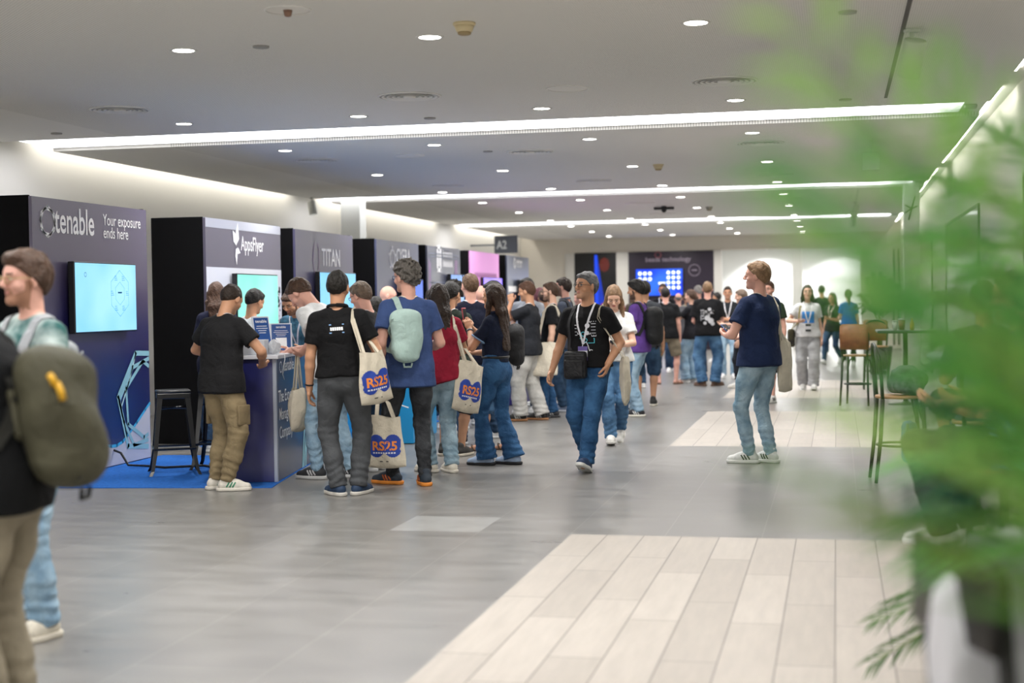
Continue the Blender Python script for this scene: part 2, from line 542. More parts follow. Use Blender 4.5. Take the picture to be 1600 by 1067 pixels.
for x, y, lab, c1 in ((-2.41, 9.64, 'cream smoke detector on the ceiling, nearest the camera', 'd9c9a0'), (-2.39, 20.5, 'cream smoke detector before the second light strip', 'd0c09a'),
                      (-2.51, 30.34, 'small pale smoke detector behind the second light strip', '9d978c')):
    d = empty('smoke_detector', (x, y, HC), 0, lab, 'smoke detector', 'smoke detectors')
    mm = mat('detector_plastic', c1, rough=.5)
    MB().lathe([(.075, 0), (.077, -.012), (.07, -.02)], n=24).build('base', mm, d, True)
    MB().lathe([(.068, -.02), (.052, -.06), (.05, -.062)], n=24).build('housing', mm, d, True)
    MB().lathe([(.045, -.062), (.045, -.075), (.03, -.082)], n=20).build('sensor_cap', mat('detector_cap', 'a4916b', rough=.5), d, True)
d = empty('ceiling_camera', (-3.36, 29.72, HC), 0, 'small dark black camera mount hanging from the ceiling mid hall', 'camera')
MB().box(-.2, .2, -.06, .06, -.07, -.02, bev=.01).build('bracket', mat('dark_plastic', '23231f', rough=.6), d)
MB().lathe([(.05, 0), (.05, -.1), (.02, -.13)], n=16).build('housing', mat('dark_plastic', '23231f', rough=.6), d, True)
for i, (x, y, lab) in enumerate(((-4.03, 10.08, 'left of the nearest downlights'), (-3.99, 14.47, 'before the nearest light strip in mid ceiling'), (.09, 9.98, 'at the top right beside the track slot'), (.1, 14.39, 'at right before the nearest light strip'), (-8.11, 14.44, 'at far left before the nearest light strip'), (-4.2, 17.9, 'just behind the nearest strip in mid ceiling'))):
    o = MB().lathe([(.06, 0), (.058, -.012), (.05, -.014)], n=20).build('sprinkler_cover', mat('cover_plate', '9c9a95', rough=.5), smooth=True); o.location = (x, y, HC)
    tag(o, 'small round flush cover plate in the ceiling ' + lab, 'cover plate', 'ceiling cover plates')


def spotlight(x, y, rz, tilt, label, lit=True, s=1):
    d = empty('spotlight', (x, y, HC), rz, label, 'spotlight', 'track spotlights')
    mm = mat('spot_white', 'c8cac4', rough=.45)
    MB().box(-.05*s, .05*s, -.025, .025, -.025, 0, bev=.006).build('mount', mm, d)
    MB().tube([(0, 0, -.02), (0, 0, -.14*s)], .016).build('stem', mm, d, True)
    M = Matrix.Translation((0, 0, -.2*s)) @ Matrix.Rotation(R(tilt), 4, 'X')
    MB().lathe([(.0, .13*s), (.07*s, .13*s), (.075*s, .12*s), (.075*s, -.12*s), (.068*s, -.12*s), (.066*s, -.1*s)], n=24).xf(M).build('head', mm, d, True)
    MB().lathe([(.064*s, -.1*s), (.064*s, -.104*s)], n=20).xf(M).build('lens', mat('spot_lens', 'ffffff', emit=8) if lit else m_white, d)


t = MB().box(.455, .485, 2, 14.4, HC-.004, HC-.0005).build('light_track', mat('track_slot', '55504a', rough=.6))
tag(t, 'long dark recessed track slot in the ceiling holding the nearest spotlight', 'light track', 'ceiling tracks')
t = MB().box(.37, .41, 26.6, 34.4, HC-.02, HC-.0005).build('light_track', mat('track_white', 'c8c8c2', rough=.5))
tag(t, 'white ceiling track at right behind the second light strip', 'light track', 'ceiling tracks')
spotlight(.53, 10.75, R(25), 24, 'white cylinder spotlight tilted on the dark track slot, nearest the camera', s=1.05)
d = empty('exit_sign_box', (.42, 18.2, HC), 0, 'small white box hanging from the ceiling on a short stem', 'ceiling box')
MB().tube([(0, 0, 0), (0, 0, -.16)], .012).build('stem', m_white, d, True)
MB().box(-.1, .1, -.04, .04, -.36, -.16, bev=.008).build('case', mat('box_white', 'c9cdc8', rough=.5), d)
spotlight(-8.94, 24.6, R(90), -10, 'white spotlight hanging at the left wall beside the column', s=.95)
spotlight(.38, 30.0, R(-30), -35, 'white spotlight pointing forward on the far right track, nearer one', lit=False, s=.9)
spotlight(.38, 34.2, R(10), 30, 'lit white spotlight on the far right track, farther one', s=.9)
# right wall glass panels
for i, (y0, y1, lab) in enumerate(((9.5, 15.5, 'nearest the camera, behind the plants'), (20.3, 26.1, 'in the middle of the right wall'), (30.1, 34.6, 'beyond the white column'))):
    d = empty('glass_panel', (XR, y0, 0), 0, 'tall dark greenish glass panel on the right wall ' + lab, 'glass panel', 'right wall glass panels')
    MB().box(-.02, -.002, .03, y1-y0-.03, .05, 2.7).build('pane', mat('dark_glass', '3d5550', rough=.12, spec=.6), d)
    b = MB()
    for a0, a1, z0, z1 in ((0, .03, .02, 2.74), (y1-y0-.03, y1-y0, .02, 2.74), (.03, y1-y0-.03, .02, .05), (.03, y1-y0-.03, 2.7, 2.74)):
        b.box(-.03, -.001, a0, a1, z0, z1)
    b.build('frame', mat('panel_frame', '2c3230', rough=.4), d)
d = empty('wall_pipes', (1.7, YB-.06, 0), 0, 'pair of dark vertical door bars at the far right corner', 'door bars')
for x in (-.06, .08):
    MB().tube([(x, 0, .1), (x, 0, 2.9)], .022, 8).build('bar', mat('dark_steel', '57534e', rough=.4, metal=.6), d, True)
MB().box(-.12, .12, -.03, .02, 1.72, 1.86, bev=.01).build('lock_case', mat('dark_steel', '57534e', rough=.4, metal=.6), d)
# hanging hall sign at the far left
d = empty('hall_sign', (-8.35, 38, 2.8), R(-6), 'dark blue grey hall number sign on the far left wall', 'sign')
MB().box(-.43, .2, -.03, .03, 0, .46, bev=.006).build('board', mat('sign_board', '474c58', rough=.5), d)
b = MB(); put_text(b, 'A2', .3, (-.36, -.034, .12), sx=.8, bold=.02)
b.build('lettering', mat('sign_text', 'c9ccd0', rough=.5), d, fix=False)
MB().box(-1.13, -.43, -.01, .01, .2, .24).build('bracket', mat('sign_board', '474c58', rough=.5), d)
# ================================================================== BOOTHS
FX, BH, BD = -6.8, 2.51, .65
m_blackcloth = mat('black_fabric', '0b0b0e', rough=.85, bump=.3, bscale=6, spec=.15)
m_bezel = mat('tv_plastic', '0a0a0c', rough=.3)
WHT = mat('print_white', 'fdfdff', rough=.5)
AXY, AXZ = (0, 1, 0), (0, 0, 1)


def onx(px, py, X=FX):
    d = ray(px, py); t = X/d.x
    return d.y*t, CAM_H+d.z*t


def panel_mat(col, rough=.32, col2=None):
    return mat('printed_panel', col, rough=rough, spec=.8, coat=1.0, col2=col2, vscale=1.2)


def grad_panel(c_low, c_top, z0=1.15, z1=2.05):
    """vertical blend from a lower colour to an upper one"""
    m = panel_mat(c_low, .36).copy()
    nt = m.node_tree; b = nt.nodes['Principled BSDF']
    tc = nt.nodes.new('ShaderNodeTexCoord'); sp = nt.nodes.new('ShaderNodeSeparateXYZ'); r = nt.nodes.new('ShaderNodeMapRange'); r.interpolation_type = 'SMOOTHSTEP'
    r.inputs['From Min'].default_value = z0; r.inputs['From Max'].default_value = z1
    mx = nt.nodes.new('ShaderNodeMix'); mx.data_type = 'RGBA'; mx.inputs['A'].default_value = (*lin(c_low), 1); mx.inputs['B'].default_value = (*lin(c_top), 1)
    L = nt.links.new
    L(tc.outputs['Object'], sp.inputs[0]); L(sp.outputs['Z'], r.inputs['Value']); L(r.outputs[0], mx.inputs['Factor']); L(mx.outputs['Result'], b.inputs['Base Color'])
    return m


def booth(y0, y1, col, label, print_rects=(), cap=None):
    d = empty('exhibition_booth', (FX, y0, 0), 0, label, 'booth', 'row of exhibition booths')
    w = y1-y0
    b = MB(); b.box(-BD, -.03, 0, .03, 0, BH+.012, bev=.008); b.build('side_panel', m_blackcloth, d)
    b = MB(); b.box(-BD, -.03, w-.03, w, 0, BH+.012, bev=.008); b.build('side_panel', m_blackcloth, d)
    MB().box(-BD, -BD+.03, .03, w-.03, 0, BH).build('back_panel', m_blackcloth, d)
    MB().box(-BD+.03, -.03, .03, w-.03, BH-.04, BH-.01).build('top_panel', m_blackcloth, d)
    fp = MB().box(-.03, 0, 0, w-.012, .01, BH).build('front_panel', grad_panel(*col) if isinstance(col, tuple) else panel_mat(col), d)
    if cap: MB().box(-.03, .003, .004, w-.014, BH-.1, BH+.004).build('top_trim', mat('trim_light', 'b9bcc8', rough=.4), d)
    return d, fp, w


def art(parent, name, fn, mats):
    b = MB(); fn(b); return b.build(name, mats, parent, fix=False)


def screen_mat(c1, c2, e):
    m = bpy.data.materials.new('lit_screen'); m.use_nodes = True
    nt = m.node_tree; b = nt.nodes['Principled BSDF']
    b.inputs['Base Color'].default_value = (0, 0, 0, 1); b.inputs['Roughness'].default_value = .2
    tc = nt.nodes.new('ShaderNodeTexCoord'); n = nt.nodes.new('ShaderNodeTexNoise'); n.inputs['Scale'].default_value = 1.6; n.inputs['Detail'].default_value = 1
    nt.links.new(tc.outputs['Object'], n.inputs['Vector'])
    r = nt.nodes.new('ShaderNodeValToRGB'); r.color_ramp.elements[0].position = .35; r.color_ramp.elements[1].position = .65
    r.color_ramp.elements[0].color = (*lin(c1), 1); r.color_ramp.elements[1].color = (*lin(c2), 1)
    nt.links.new(n.outputs['Fac'], r.inputs['Fac']); nt.links.new(r.outputs['Color'], b.inputs['Emission Color'])
    b.inputs['Emission Strength'].default_value = e
    return m


def tv(y0, y1, z0, z1, X, c1, c2, e, label, rot=0, name='television', group='booth screens'):
    """flat screen facing +x, standing proud of the panel"""
    d = empty(name, (X, y0, z0), rot, label, 'screen', group)
    w, h = y1-y0, z1-z0
    MB().box(-.07, -.006, 0, w, 0, h, bev=.006).build('case', m_bezel, d)
    sc = MB().box(-.006, -.003, .012, w-.012, .014, h-.012).build('display', screen_mat(c1, c2, e), d)
    MB().box(-.094, -.07, w*.35, w*.65, h*.3, h*.7).build('wall_bracket', m_bezel, d)
    return d, sc, w, h


# ---- 1 tenable
Y0 = 11.66
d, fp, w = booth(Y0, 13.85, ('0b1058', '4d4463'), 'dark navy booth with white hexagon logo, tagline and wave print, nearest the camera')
def L1(px, py):
    y, z = onx(px, py, FX+.003); return (y-Y0, z)
e = .0035
def hexlogo(b, c, r, w_, mi=0, o=(e, 0, 0)):
    for k, ph in enumerate((0, .42)):
        put_line(b, ngon(6, r*(1 if k == 0 else .93), c[0], c[1], ph+.5), w_, o, AXY, AXZ, mi, True)
art(fp, 'hexagon_logo', lambda b: hexlogo(b, L1(74.5, 346), .135, .021), WHT)
for s_, (px_, py_), sz_, sx_, bo_ in (('tenable', (86, 362.5), .335, .73, .014), ('Your exposure', (161, 351.5), .155, .82, .004), ('ends here', (161.5, 371.5), .155, .82, .004)):
    p0 = L1(px_, py_)
    art(fp, 'logo_lettering' if bo_ > .01 else 'tagline', lambda b: put_text(b, s_, sz_, (e, p0[0], p0[1]), AXY, AXZ, sx=sx_, bold=bo_), WHT)
wav = [(0, .95), (.25, .62), (.5, .36)] + [L1(*p) for p in ((147, 684), (157, 692), (166, 696), (174, 697.5), (183, 696), (192, 690), (203, 676), (214, 660), (227, 640))] + [(2.17, .56)]
def f2(b):
    put_poly(b, wav+[(2.17, .015), (0, .015)], (e*.5, 0, 0), AXY, AXZ)
    put_line(b, wav, .03, (e*.8, 0, 0), AXY, AXZ, 1)
art(fp, 'wave_print', f2, [mat('print_pale', 'c9cbd8', rough=.5), mat('print_cyan', '3fb2e8', rough=.5)])
def f3(b):
    z2 = lambda x, y: L1(x/3.557, 480+y/3.557)
    for pts, w_, mi in (([(824, 256), (752, 255), (655, 500), (712, 772), (822, 772)], .05, 0), ([(824, 325), (792, 300), (700, 450), (712, 650), (800, 722), (822, 705)], .04, 0),
                        ([(824, 285), (735, 335), (662, 520), (690, 640), (745, 765), (822, 735)], .04, 0), ([(752, 262), (720, 400), (672, 560), (705, 720)], .02, 1)):
        put_line(b, [z2(*p) for p in pts], w_, (e*1.6, 0, 0), AXY, AXZ, mi)
art(fp, 'hexagon_print', f3, [mat('print_teal', '8fc3d2', rough=.5), mat('print_light_teal', 'b9e0e6', rough=.5)])
ty0, tz1 = onx(116.5, 408, -6.7); ty1, tz0 = onx(215, 517, -6.7)
d, sc, w, h = tv(ty0, ty1, tz0, tz1, -6.7, '7fc8f2', '9fdcf8', 1.0, 'wall screen showing a pale blue hexagon diagram on the nearest booth')
def f4(b):
    cx, cy = w*.71, h*.56
    put_line(b, ngon(6, .2, cx, cy, PI/6, 1.1), .006, (0, 0, 0), AXY, AXZ, 0, True)
    put_line(b, ngon(6, .1, cx, cy, PI/6, 1.1), .005, (0, 0, 0), AXY, AXZ, 0, True)
    for x, y in ngon(6, .15, cx, cy, 0, 1.1):
        for k in range(3): put_poly(b, [(x-.03, y-.02+.018*k), (x+.03-.01*k, y-.02+.018*k), (x+.03-.01*k, y-.012+.018*k), (x-.03, y-.012+.018*k)], (0, 0, 0), AXY, AXZ, 0)
    put_poly(b, [(cx-.04, cy), (cx+.04, cy), (cx+.04, cy+.015), (cx-.04, cy+.015)], (0, 0, 0), AXY, AXZ, 1)
    put_line(b, ngon(10, .02, w*.16, h*.82), .005, (0, 0, 0), AXY, AXZ, 1, True)
art(sc, 'diagram', f4, [mat('screen_ink', '5f9fd0', emit=.6, emit_col='5fa5d8'), mat('screen_ink_dark', '14507a', emit=.3, emit_col='14608a')])

# ---- 2 AppsFlyer
Y0 = 15.27
d, fp, w = booth(Y0, 17.54, '565268', 'booth with grey header, white leaf logo and pale lower panel behind the nearest counter', cap=True)
def f1(b): b.box(.0005, .004, .004, w-.016, .02, onx(330, 417, FX)[1])
art(fp, 'pale_panel', f1, mat('panel_pale', 'dcdfe8', rough=.4, coat=.3))
def f2(b):
    cx, cy = onx(369, 384); cx -= Y0
    for pts in ([(0, .0), (-.11, .06), (-.13, .22), (-.02, .17)], [(.0, .02), (.1, .1), (.06, .34), (-.02, .2)], [(-.03, -.05), (.05, -.02), (.0, -.28), (-.05, -.15)], [(.06, -.02), (.14, -.1), (.04, -.12)]):
        put_poly(b, [(x_*.8, y_*.8) for x_, y_ in pts], (.005, cx, cy), AXY, AXZ)
art(fp, 'leaf_logo', f2, WHT)
p0 = onx(376, 391); art(fp, 'logo_lettering', lambda b: put_text(b, 'AppsFlyer', .24, (.005, p0[0]-Y0, p0[1]), AXY, AXZ, sx=.72, bold=.006), WHT)
def f3(b):
    put_text(b, 'AppsFlyer', .2, (.006, .2, .93), AXZ, (0, -1, 0), sx=1.05)
art(fp, 'side_lettering', f3, mat('print_dark', '23242c', rough=.5))
def f4(b):
    rnd = random.Random(3)
    for k in range(90):
        y, z = w-.23+rnd.random()*.17, .4+rnd.random()*1.35; s = .012+.02*rnd.random()
        put_poly(b, ngon(5, s, y, z, rnd.random()*6), (.006, 0, 0), AXY, AXZ)
art(fp, 'speckle_print', f4, mat('print_dark', '23242c', rough=.5))
ty0, tz1 = onx(371, 427, -6.7); ty1, tz0 = onx(435.5, 484, -6.7)
tv(ty0, ty1, tz1-.78, tz1, -6.7, '7fe3cf', '9ff0e0', 1.0, 'wall screen glowing plain mint green on the booth with the leaf logo')
# ---- 3 Titan
Y0 = 18.05
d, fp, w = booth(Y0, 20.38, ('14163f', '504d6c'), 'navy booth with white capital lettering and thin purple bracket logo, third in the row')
def f1(b):
    y, z = onx(502.5, 415); put_text(b, 'TITAN', .34, (e, y-Y0, z), AXY, AXZ, sx=.78, bold=.008)
art(fp, 'logo_lettering', f1, WHT)
def f2(b):
    cx, cz = onx(493.5, 404); cx -= Y0
    for s in (-1, 1):
        put_line(b, [(cx+s*.05, cz+.2), (cx+s*.1, cz+.12), (cx+s*.12, cz), (cx+s*.1, cz-.12), (cx+s*.05, cz-.2)], .022, (e, 0, 0), AXY, AXZ)
art(fp, 'bracket_logo', f2, mat('print_mauve', '8d7596', rough=.5))
ty0, tz1 = onx(500, 424, -6.7)
tv(ty0, 20.2, tz1-.75, tz1, -6.7, '6fbdf0', '90d4fa', 1.0, 'wall screen glowing sky blue on the third booth')
# ---- 4 Cyera
Y0 = 21.5
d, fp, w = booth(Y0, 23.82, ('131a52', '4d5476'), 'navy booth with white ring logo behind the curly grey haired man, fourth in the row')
def f1(b):
    cx, cz = onx(613, 403); cx -= Y0
    put_line(b, ngon(10, .13, cx, cz, .3), .035, (e, 0, 0), AXY, AXZ, 0, True)
    for x, z in ngon(5, .17, cx, cz, .3): put_poly(b, ngon(6, .025, x, z), (e, 0, 0), AXY, AXZ)
art(fp, 'ring_logo', f1, WHT)
p0 = onx(619, 410); art(fp, 'logo_lettering', lambda b: put_text(b, 'CYERA', .32, (e, p0[0]-Y0, p0[1]), AXY, AXZ, sx=.8, bold=.012), WHT)
tv(22.55, 23.72, 1.25, 1.92, -6.7, '1f56d8', '2f6cf0', .8, 'wall screen glowing deep blue on the fourth booth')
# ---- 5
Y0 = 24.36
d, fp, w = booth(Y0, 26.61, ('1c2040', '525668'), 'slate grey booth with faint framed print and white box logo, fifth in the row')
def f1(b):
    for q in (.1, .22): put_line(b, [(q, 2.0-q), (q, 2.42-q*.4), (w-q-.02, 2.42-q*.4), (w-q-.02, 2.0-q), (q, 1.88)], .02, (e, 0, 0), AXY, AXZ)
    put_line(b, [(.3, .2), (.3, 1.8), (w-.3, 1.8)], .02, (e, 0, 0), AXY, AXZ)
art(fp, 'frame_print', f1, mat('print_grey', '6d7486', rough=.5))
for q_ in ([(.06, .5), (.2, .5), (.2, 2.2), (.06, 2.3)], [(w-.45, 1.9), (w-.2, 1.9), (w-.2, 2.3), (w-.4, 2.3)]):
    art(fp, 'mauve_print', lambda b: put_poly(b, q_, (e*.7, 0, 0), AXY, AXZ), mat('print_mauve', '8d7596', rough=.5))
def f3(b):
    cx, cz = onx(686, 404); cx -= Y0
    put_line(b, [(cx-.12, cz-.2), (cx+.1, cz-.2), (cx+.1, cz+.2), (cx-.12, cz+.2)], .07, (e, 0, 0), AXY, AXZ, 0, True)
    put_line(b, [(cx-.01, cz-.12), (cx-.01, cz+.12)], .06, (e, 0, 0), AXY, AXZ, 0)
    for k, zz in enumerate((.03, -.13)):
        for j in range(7): put_line(b, [(cx+.25+j*.1, cz+zz), (cx+.27+j*.1, cz+zz+.12), (cx+.31+j*.1, cz+zz)], .025, (e, 0, 0), AXY, AXZ)
art(fp, 'logo_print', f3, WHT)
ty0, tz1 = onx(705, 428, -6.7)
tv(ty0, 26.5, tz1-.75, tz1, -6.7, '4f80d0', '79a8ee', 1.0, 'wall screen glowing mid blue on the slate booth')
# ---- 6 pink
Y0 = 27.41
d, fp, w = booth(Y0, 29.85, 'a06c9e', 'pink lit booth with faint lettering line, sixth in the row')
fp.data.materials[0] = mat('pink_lightbox', 'b884b0', rough=.4, emit=.5, emit_col='d88fd0')
def f1(b):
    for j in range(16): put_line(b, [(.3+j*.12, 2.02), (.35+j*.12, 2.1), (.38+j*.12, 2.02)], .03, (e, 0, 0), AXY, AXZ)
    put_line(b, [(1.9, 1.5), (2.0, 1.7), (1.92, 1.8)], .04, (e, 0, 0), AXY, AXZ)
art(fp, 'faint_lettering', f1, mat('print_plum', '855080', rough=.5))
ty0, tz1 = onx(756, 433, -6.7)
tv(ty0, 29.7, tz1-.75, tz1, -6.7, '6a4cf0', '8a6cff', 1.6, 'wall screen glowing violet on the pink booth')
# ---- 7
Y0 = 30.61
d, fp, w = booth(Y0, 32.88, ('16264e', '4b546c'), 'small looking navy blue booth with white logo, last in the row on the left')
def f1(b):
    cx, cz = onx(804, 411); cx -= Y0
    put_line(b, ngon(6, .1, cx, cz), .05, (e, 0, 0), AXY, AXZ, 0, True)
    for j in range(5): put_line(b, [(cx+.22+j*.12, cz-.08), (cx+.22+j*.12, cz+.08), (cx+.3+j*.12, cz+.02)], .035, (e, 0, 0), AXY, AXZ)
    b.box(.002, e, .1, w-.15, 1.74, 1.86)
art(fp, 'logo_print', f1, WHT)
ty0, tz1 = onx(813, 437, -6.7)
tv(ty0, 32.7, tz1-.75, tz1, -6.7, '4f9ad8', '6fbaf0', .8, 'wall screen glowing blue on the last booth of the row')

# ---- far end booths (face the camera)
d = empty('display_wall', (-7.77, YB, 0), 0, 'dark display wall with a vivid blue light streak at the far end', 'display wall', 'dark display walls at the far end')
fp = MB().box(0, 1.28, -.06, .1, 0, 2.96).build('panel', mat('display_black', '0a0a0d', rough=.4), d)
def f1(b):
    put_poly(b, [(.6, .3), (1.15, .3), (.95, 1.2), (.8, 2.2), (.7, 2.9), (.62, 2.9)], (0, -.064, 0)); put_poly(b, [(.62, .4), (.75, .4), (.7, 2.9), (.62, 2.9)], (0, -.066, 0), mi=1)
art(fp, 'light_streak', f1, [mat('screen_blue', '000000', emit=.7, emit_col='0838c8'), mat('screen_blue_bright', '000000', emit=.9, emit_col='1048e8')])
def f1(b): put_poly(b, ngon(8, .16, .92, 2.6, 0, 1.4), (0, -.067, 0))
art(fp, 'red_glow', f1, mat('screen_red', '000000', emit=.25, emit_col='a03020'))
d = empty('display_wall', (-6.12, YB, 0), 0, 'dark plum display wall with white lettering and a blue screen at the far end', 'display wall', 'dark display walls at the far end')
fp = MB().box(0, 2.56, -.06, .1, 0, 2.96).build('panel', mat('display_plum', '241a2c', rough=.4), d)
def onyb(px, py):
    q = ray(px, py); t = (YB-.066)/q.y; return q.x*t+6.12, CAM_H+q.z*t
def f1(b):
    x, z = onyb(1008.5, 409); put_text(b, 'beads technology', .2, (x, -.063, z), sx=.97, bold=.01)
    x, z = onyb(1085, 422); put_line(b, ngon(16, .17, x, z), .018, (0, -.063, 0), closed=True); put_line(b, [(x-.07, z), (x+.07, z)], .03, (0, -.063, 0))
art(fp, 'logo_lettering', f1, mat('print_grey_mauve', '9a8fa0', rough=.5))
def f1(b):
    x, z = onyb(1028, 398); put_line(b, ngon(12, .09, x, z), .03, (0, -.063, 0), closed=True)
art(fp, 'ring_logo', f1, mat('print_rose', 'a05a64', rough=.5))
x0, z1 = onyb(993, 420); x1, z0 = onyb(1068, 462)
d = empty('television', (-6.12+x0, YB-.064, z0), -PI/2, 'large bright blue screen with rows of white icons on the plum display wall', 'screen', 'booth screens')
w, h = x1-x0, z1-z0
MB().box(-.002, .06, 0, w, 0, h, bev=.006).build('case', m_bezel, d)
sc = MB().box(.06, .063, .02, w-.02, .02, h-.02).build('display', screen_mat('0a3ce0', '2f6cff', 1.1), d)
def f1(b):
    for i in range(3):
        for j in range(2): put_poly(b, ngon(6, .06, .14+i*.15, h-.15-j*.17), (.065, 0, 0), AXY, AXZ)
def f2(b):
    for i in range(3):
        for j in range(4): put_poly(b, ngon(6, .055, w-.14-i*.15, h-.13-j*.15), (.065, 0, 0), AXY, AXZ)
def f3(b): put_poly(b, [(.7, h*.42), (.9, h*.42), (.9, h*.5), (.7, h*.5)], (.065, 0, 0), AXY, AXZ)
for f_ in (f1, f2, f3): art(sc, 'icon_block', f_, mat('screen_white', 'ffffff', emit=.9, emit_col='d8e8ff'))

# ================================================================== FURNITURE BY THE NEAREST BOOTH
m_carpet = mat('blue_carpet', '2f6cc0', rough=.95, bump=.4, bscale=160, vary=.12, vscale=30, spec=.1)
cp = MB()
pts = [(-6.8, 11.42), (-4.64, 11.66), (-4.7, 11.98), (-4.98, 13.62), (-5.05, 14.1), (-6.8, 14.1)]
cp.add([(x, y, z) for z in (.0005, .006) for x, y in pts], [tuple(range(5, -1, -1)), tuple(range(6, 12))]+[(k, (k+1) % 6, 6+(k+1) % 6, 6+k) for k in range(6)])
tag(cp.build('carpet', m_carpet), 'bright blue carpet under the stools and the nearest counter', 'carpet', 'blue booth carpets')
for y0, y1, n in ((15.0, 17.7, 'second'), (18.0, 20.5, 'third'), (21.4, 23.9, 'fourth')):
    o = MB().box(-6.8, -5.0, y0, y1, .0005, .006).build('carpet', m_carpet)
    tag(o, f'bright blue carpet in front of the {n} booth, mostly behind people', 'carpet', 'blue booth carpets')

m_top = mat('counter_white', 'd8dae2', rough=.3)
m_alu = mat('aluminium', 'a6acba', rough=.35, metal=.5)
d = empty('counter', (-4.72, 12.0, 0), R(9.2), 'white topped navy promotional counter with white lettering on the blue carpet', 'counter', 'booth counters')
cw, cl = .52, 1.75
MB().box(-cw+.03, -.03, .03, cl, .008, 1.07).build('core', mat('counter_core', '0d0d14'), d)
MB().box(-cw+.02, -.02, .002, .03, .01, 1.065).build('end_panel', panel_mat('0a0f58', .4), d)
lp_ = MB().box(-.03, -.002, .02, cl, .01, 1.065).build('front_panel', panel_mat('131650', .4, '1c1440'), d)
for (x, y) in ((-.03, -.0), (-cw, -.0)):
    MB().box(x, x+.035, y, y+.035, .006, 1.07, bev=.005).build('corner_post', m_alu, d)
MB().box(-cw-.03, .03, -.03, cl+.02, 1.07, 1.105, bev=.006).build('worktop', m_top, d)
Mc = (Matrix.Translation((-4.72, 12.0, 0)) @ Matrix.Rotation(R(9.2), 4, 'Z')).inverted()
def onc(px, py):
    """pixel -> (along, height) on the counter's lettered face"""
    o = Mc @ Vector((0, 0, CAM_H)); q = Mc.to_3x3() @ ray(px, py); t = (.0-o.x)/q.x
    p = o+q*t; return p.y, p.z
for s_, (px_, py_), sz_ in (('tenable', (443.5, 579.5), .155), ('The Exposure', (435, 629), .15), ('Management', (436.5, 657), .15), ('Company', (437, 685.5), .15)):
    p0 = onc(px_, py_); art(lp_, 'lettering', lambda b: put_text(b, s_, sz_, (.0005, p0[0], p0[1]), AXY, AXZ, sx=.95, bold=.008), WHT)
def f1(b):
    c = onc(438.7, 573.5)
    for k, ph in enumerate((0, .42)): put_line(b, ngon(6, .05, c[0], c[1], ph), .007, (.0005, 0, 0), AXY, AXZ, 0, True)
art(lp_, 'hexagon_logo', f1, WHT)
def f1(b):
    for pts in ([(1.1, .02), (1.3, .6), (1.7, .75)], [(1.16, .02), (1.42, .55), (1.7, .6)], [(1.25, .02), (1.35, .4), (1.7, .45)]): put_line(b, pts, .05, (.0003, 0, 0), AXY, AXZ)
art(lp_, 'hexagon_print', f1, mat('print_teal', '8fc3d2', rough=.5))
# other counters further along, seen between legs
cx, cy = fl(646, 694)
d = empty('counter', (cx, cy, 0), R(4), 'bright cyan blue counter with thin white lines glimpsed between the legs of the queue', 'counter', 'booth counters')
MB().box(-.75, 0, 0, 1.3, .01, 1.02).build('body', mat('counter_cyan', '2196d4', rough=.45), d)
b = MB(); put_line(b, [(.1, .25), (.6, .4), (1.2, .7)], .012, (.001, 0, 0), AXY, AXZ); put_line(b, [(-.6, .5), (-.2, .45), (-.05, .4)], .012, (0, -.001, 0)); b.build('line_pattern', WHT, d, fix=False)
MB().box(-.78, .03, -.03, 1.33, 1.02, 1.05, bev=.006).build('worktop', m_top, d)
cx, cy = fl(812, 634)
d = empty('counter', (cx, cy, 0), R(2), 'dark violet blue counter in the background behind the man in pale trousers', 'counter', 'booth counters')
MB().box(-.8, 0, 0, 1.2, .01, 1.02).build('body', mat('counter_violet', '231c6a', rough=.4), d)
MB().box(-.83, .03, -.03, 1.23, 1.02, 1.05, bev=.006).build('worktop', m_top, d)

# things on the counter (world points from the counter's own frame)
Mw = Matrix.Translation((-4.72, 12.0, 0)) @ Matrix.Rotation(R(9.2), 4, 'Z')
def cpos(x, y, z=1.105):
    p = Mw @ Vector((x, y, z)); return tuple(p)
m_sb = mat('sign_blue', '1d4f96', rough=.4); m_sw = mat('sign_white', 'd3d8e2', rough=.4)
def counter_sign(loc, rz, lean, w, h, label):
    d = empty('sign_stand', loc, rz, label, 'sign', 'tilted counter signs')
    M = Matrix.Rotation(R(-lean), 4, 'X')
    MB().box(-w/2, w/2, -.006, .006, 0, h, bev=.003).xf(M).build('frame', m_sw, d)
    MB().box(-w*.38, w*.38, .03, .1, 0, .02).build('foot', m_sw, d)
    MB().tube([(0, .06, .01), tuple(M @ Vector((0, .006, h*.6)))], .006).build('prop', m_sw, d)
    b = MB(); put_poly(b, [(-w*.43, h*.03), (w*.43, h*.03), (w*.43, h*.96), (-w*.43, h*.96)], (0, -.0068, 0)); pn = b.xf(M).build('poster', m_sb, d, fix=False)
    b = MB(); put_text(b, 'tenable', h*.115, (0, -.0075, h*.83), align='CENTER', bold=.01)
    put_poly(b, [(-w*.25, h*.12), (w*.25, h*.12), (w*.25, h*.12+w*.5), (-w*.25, h*.12+w*.5)], (0, -.0075, 0))
    for k, l in enumerate((.3, .34, .24, .2)): put_poly(b, [(-w*l, h*(.73-.06*k)), (w*l, h*(.73-.06*k)), (w*l, h*(.745-.06*k)), (-w*l, h*(.745-.06*k))], (0, -.0075, 0))
    b.xf(M).build('lettering', WHT, pn, fix=False)
counter_sign(cpos(-.16, .32), R(52), 14, .17, .34, 'blue tilted counter sign seen edge-on above the white gift box')
counter_sign(cpos(-.12, .82), R(24), 16, .2, .27, 'blue tilted counter sign in front of the bending man in a white shirt')
d = empty('gift_box', cpos(-.23, .14), R(8), 'white boxed device with an apple mark on the counter corner', 'box')
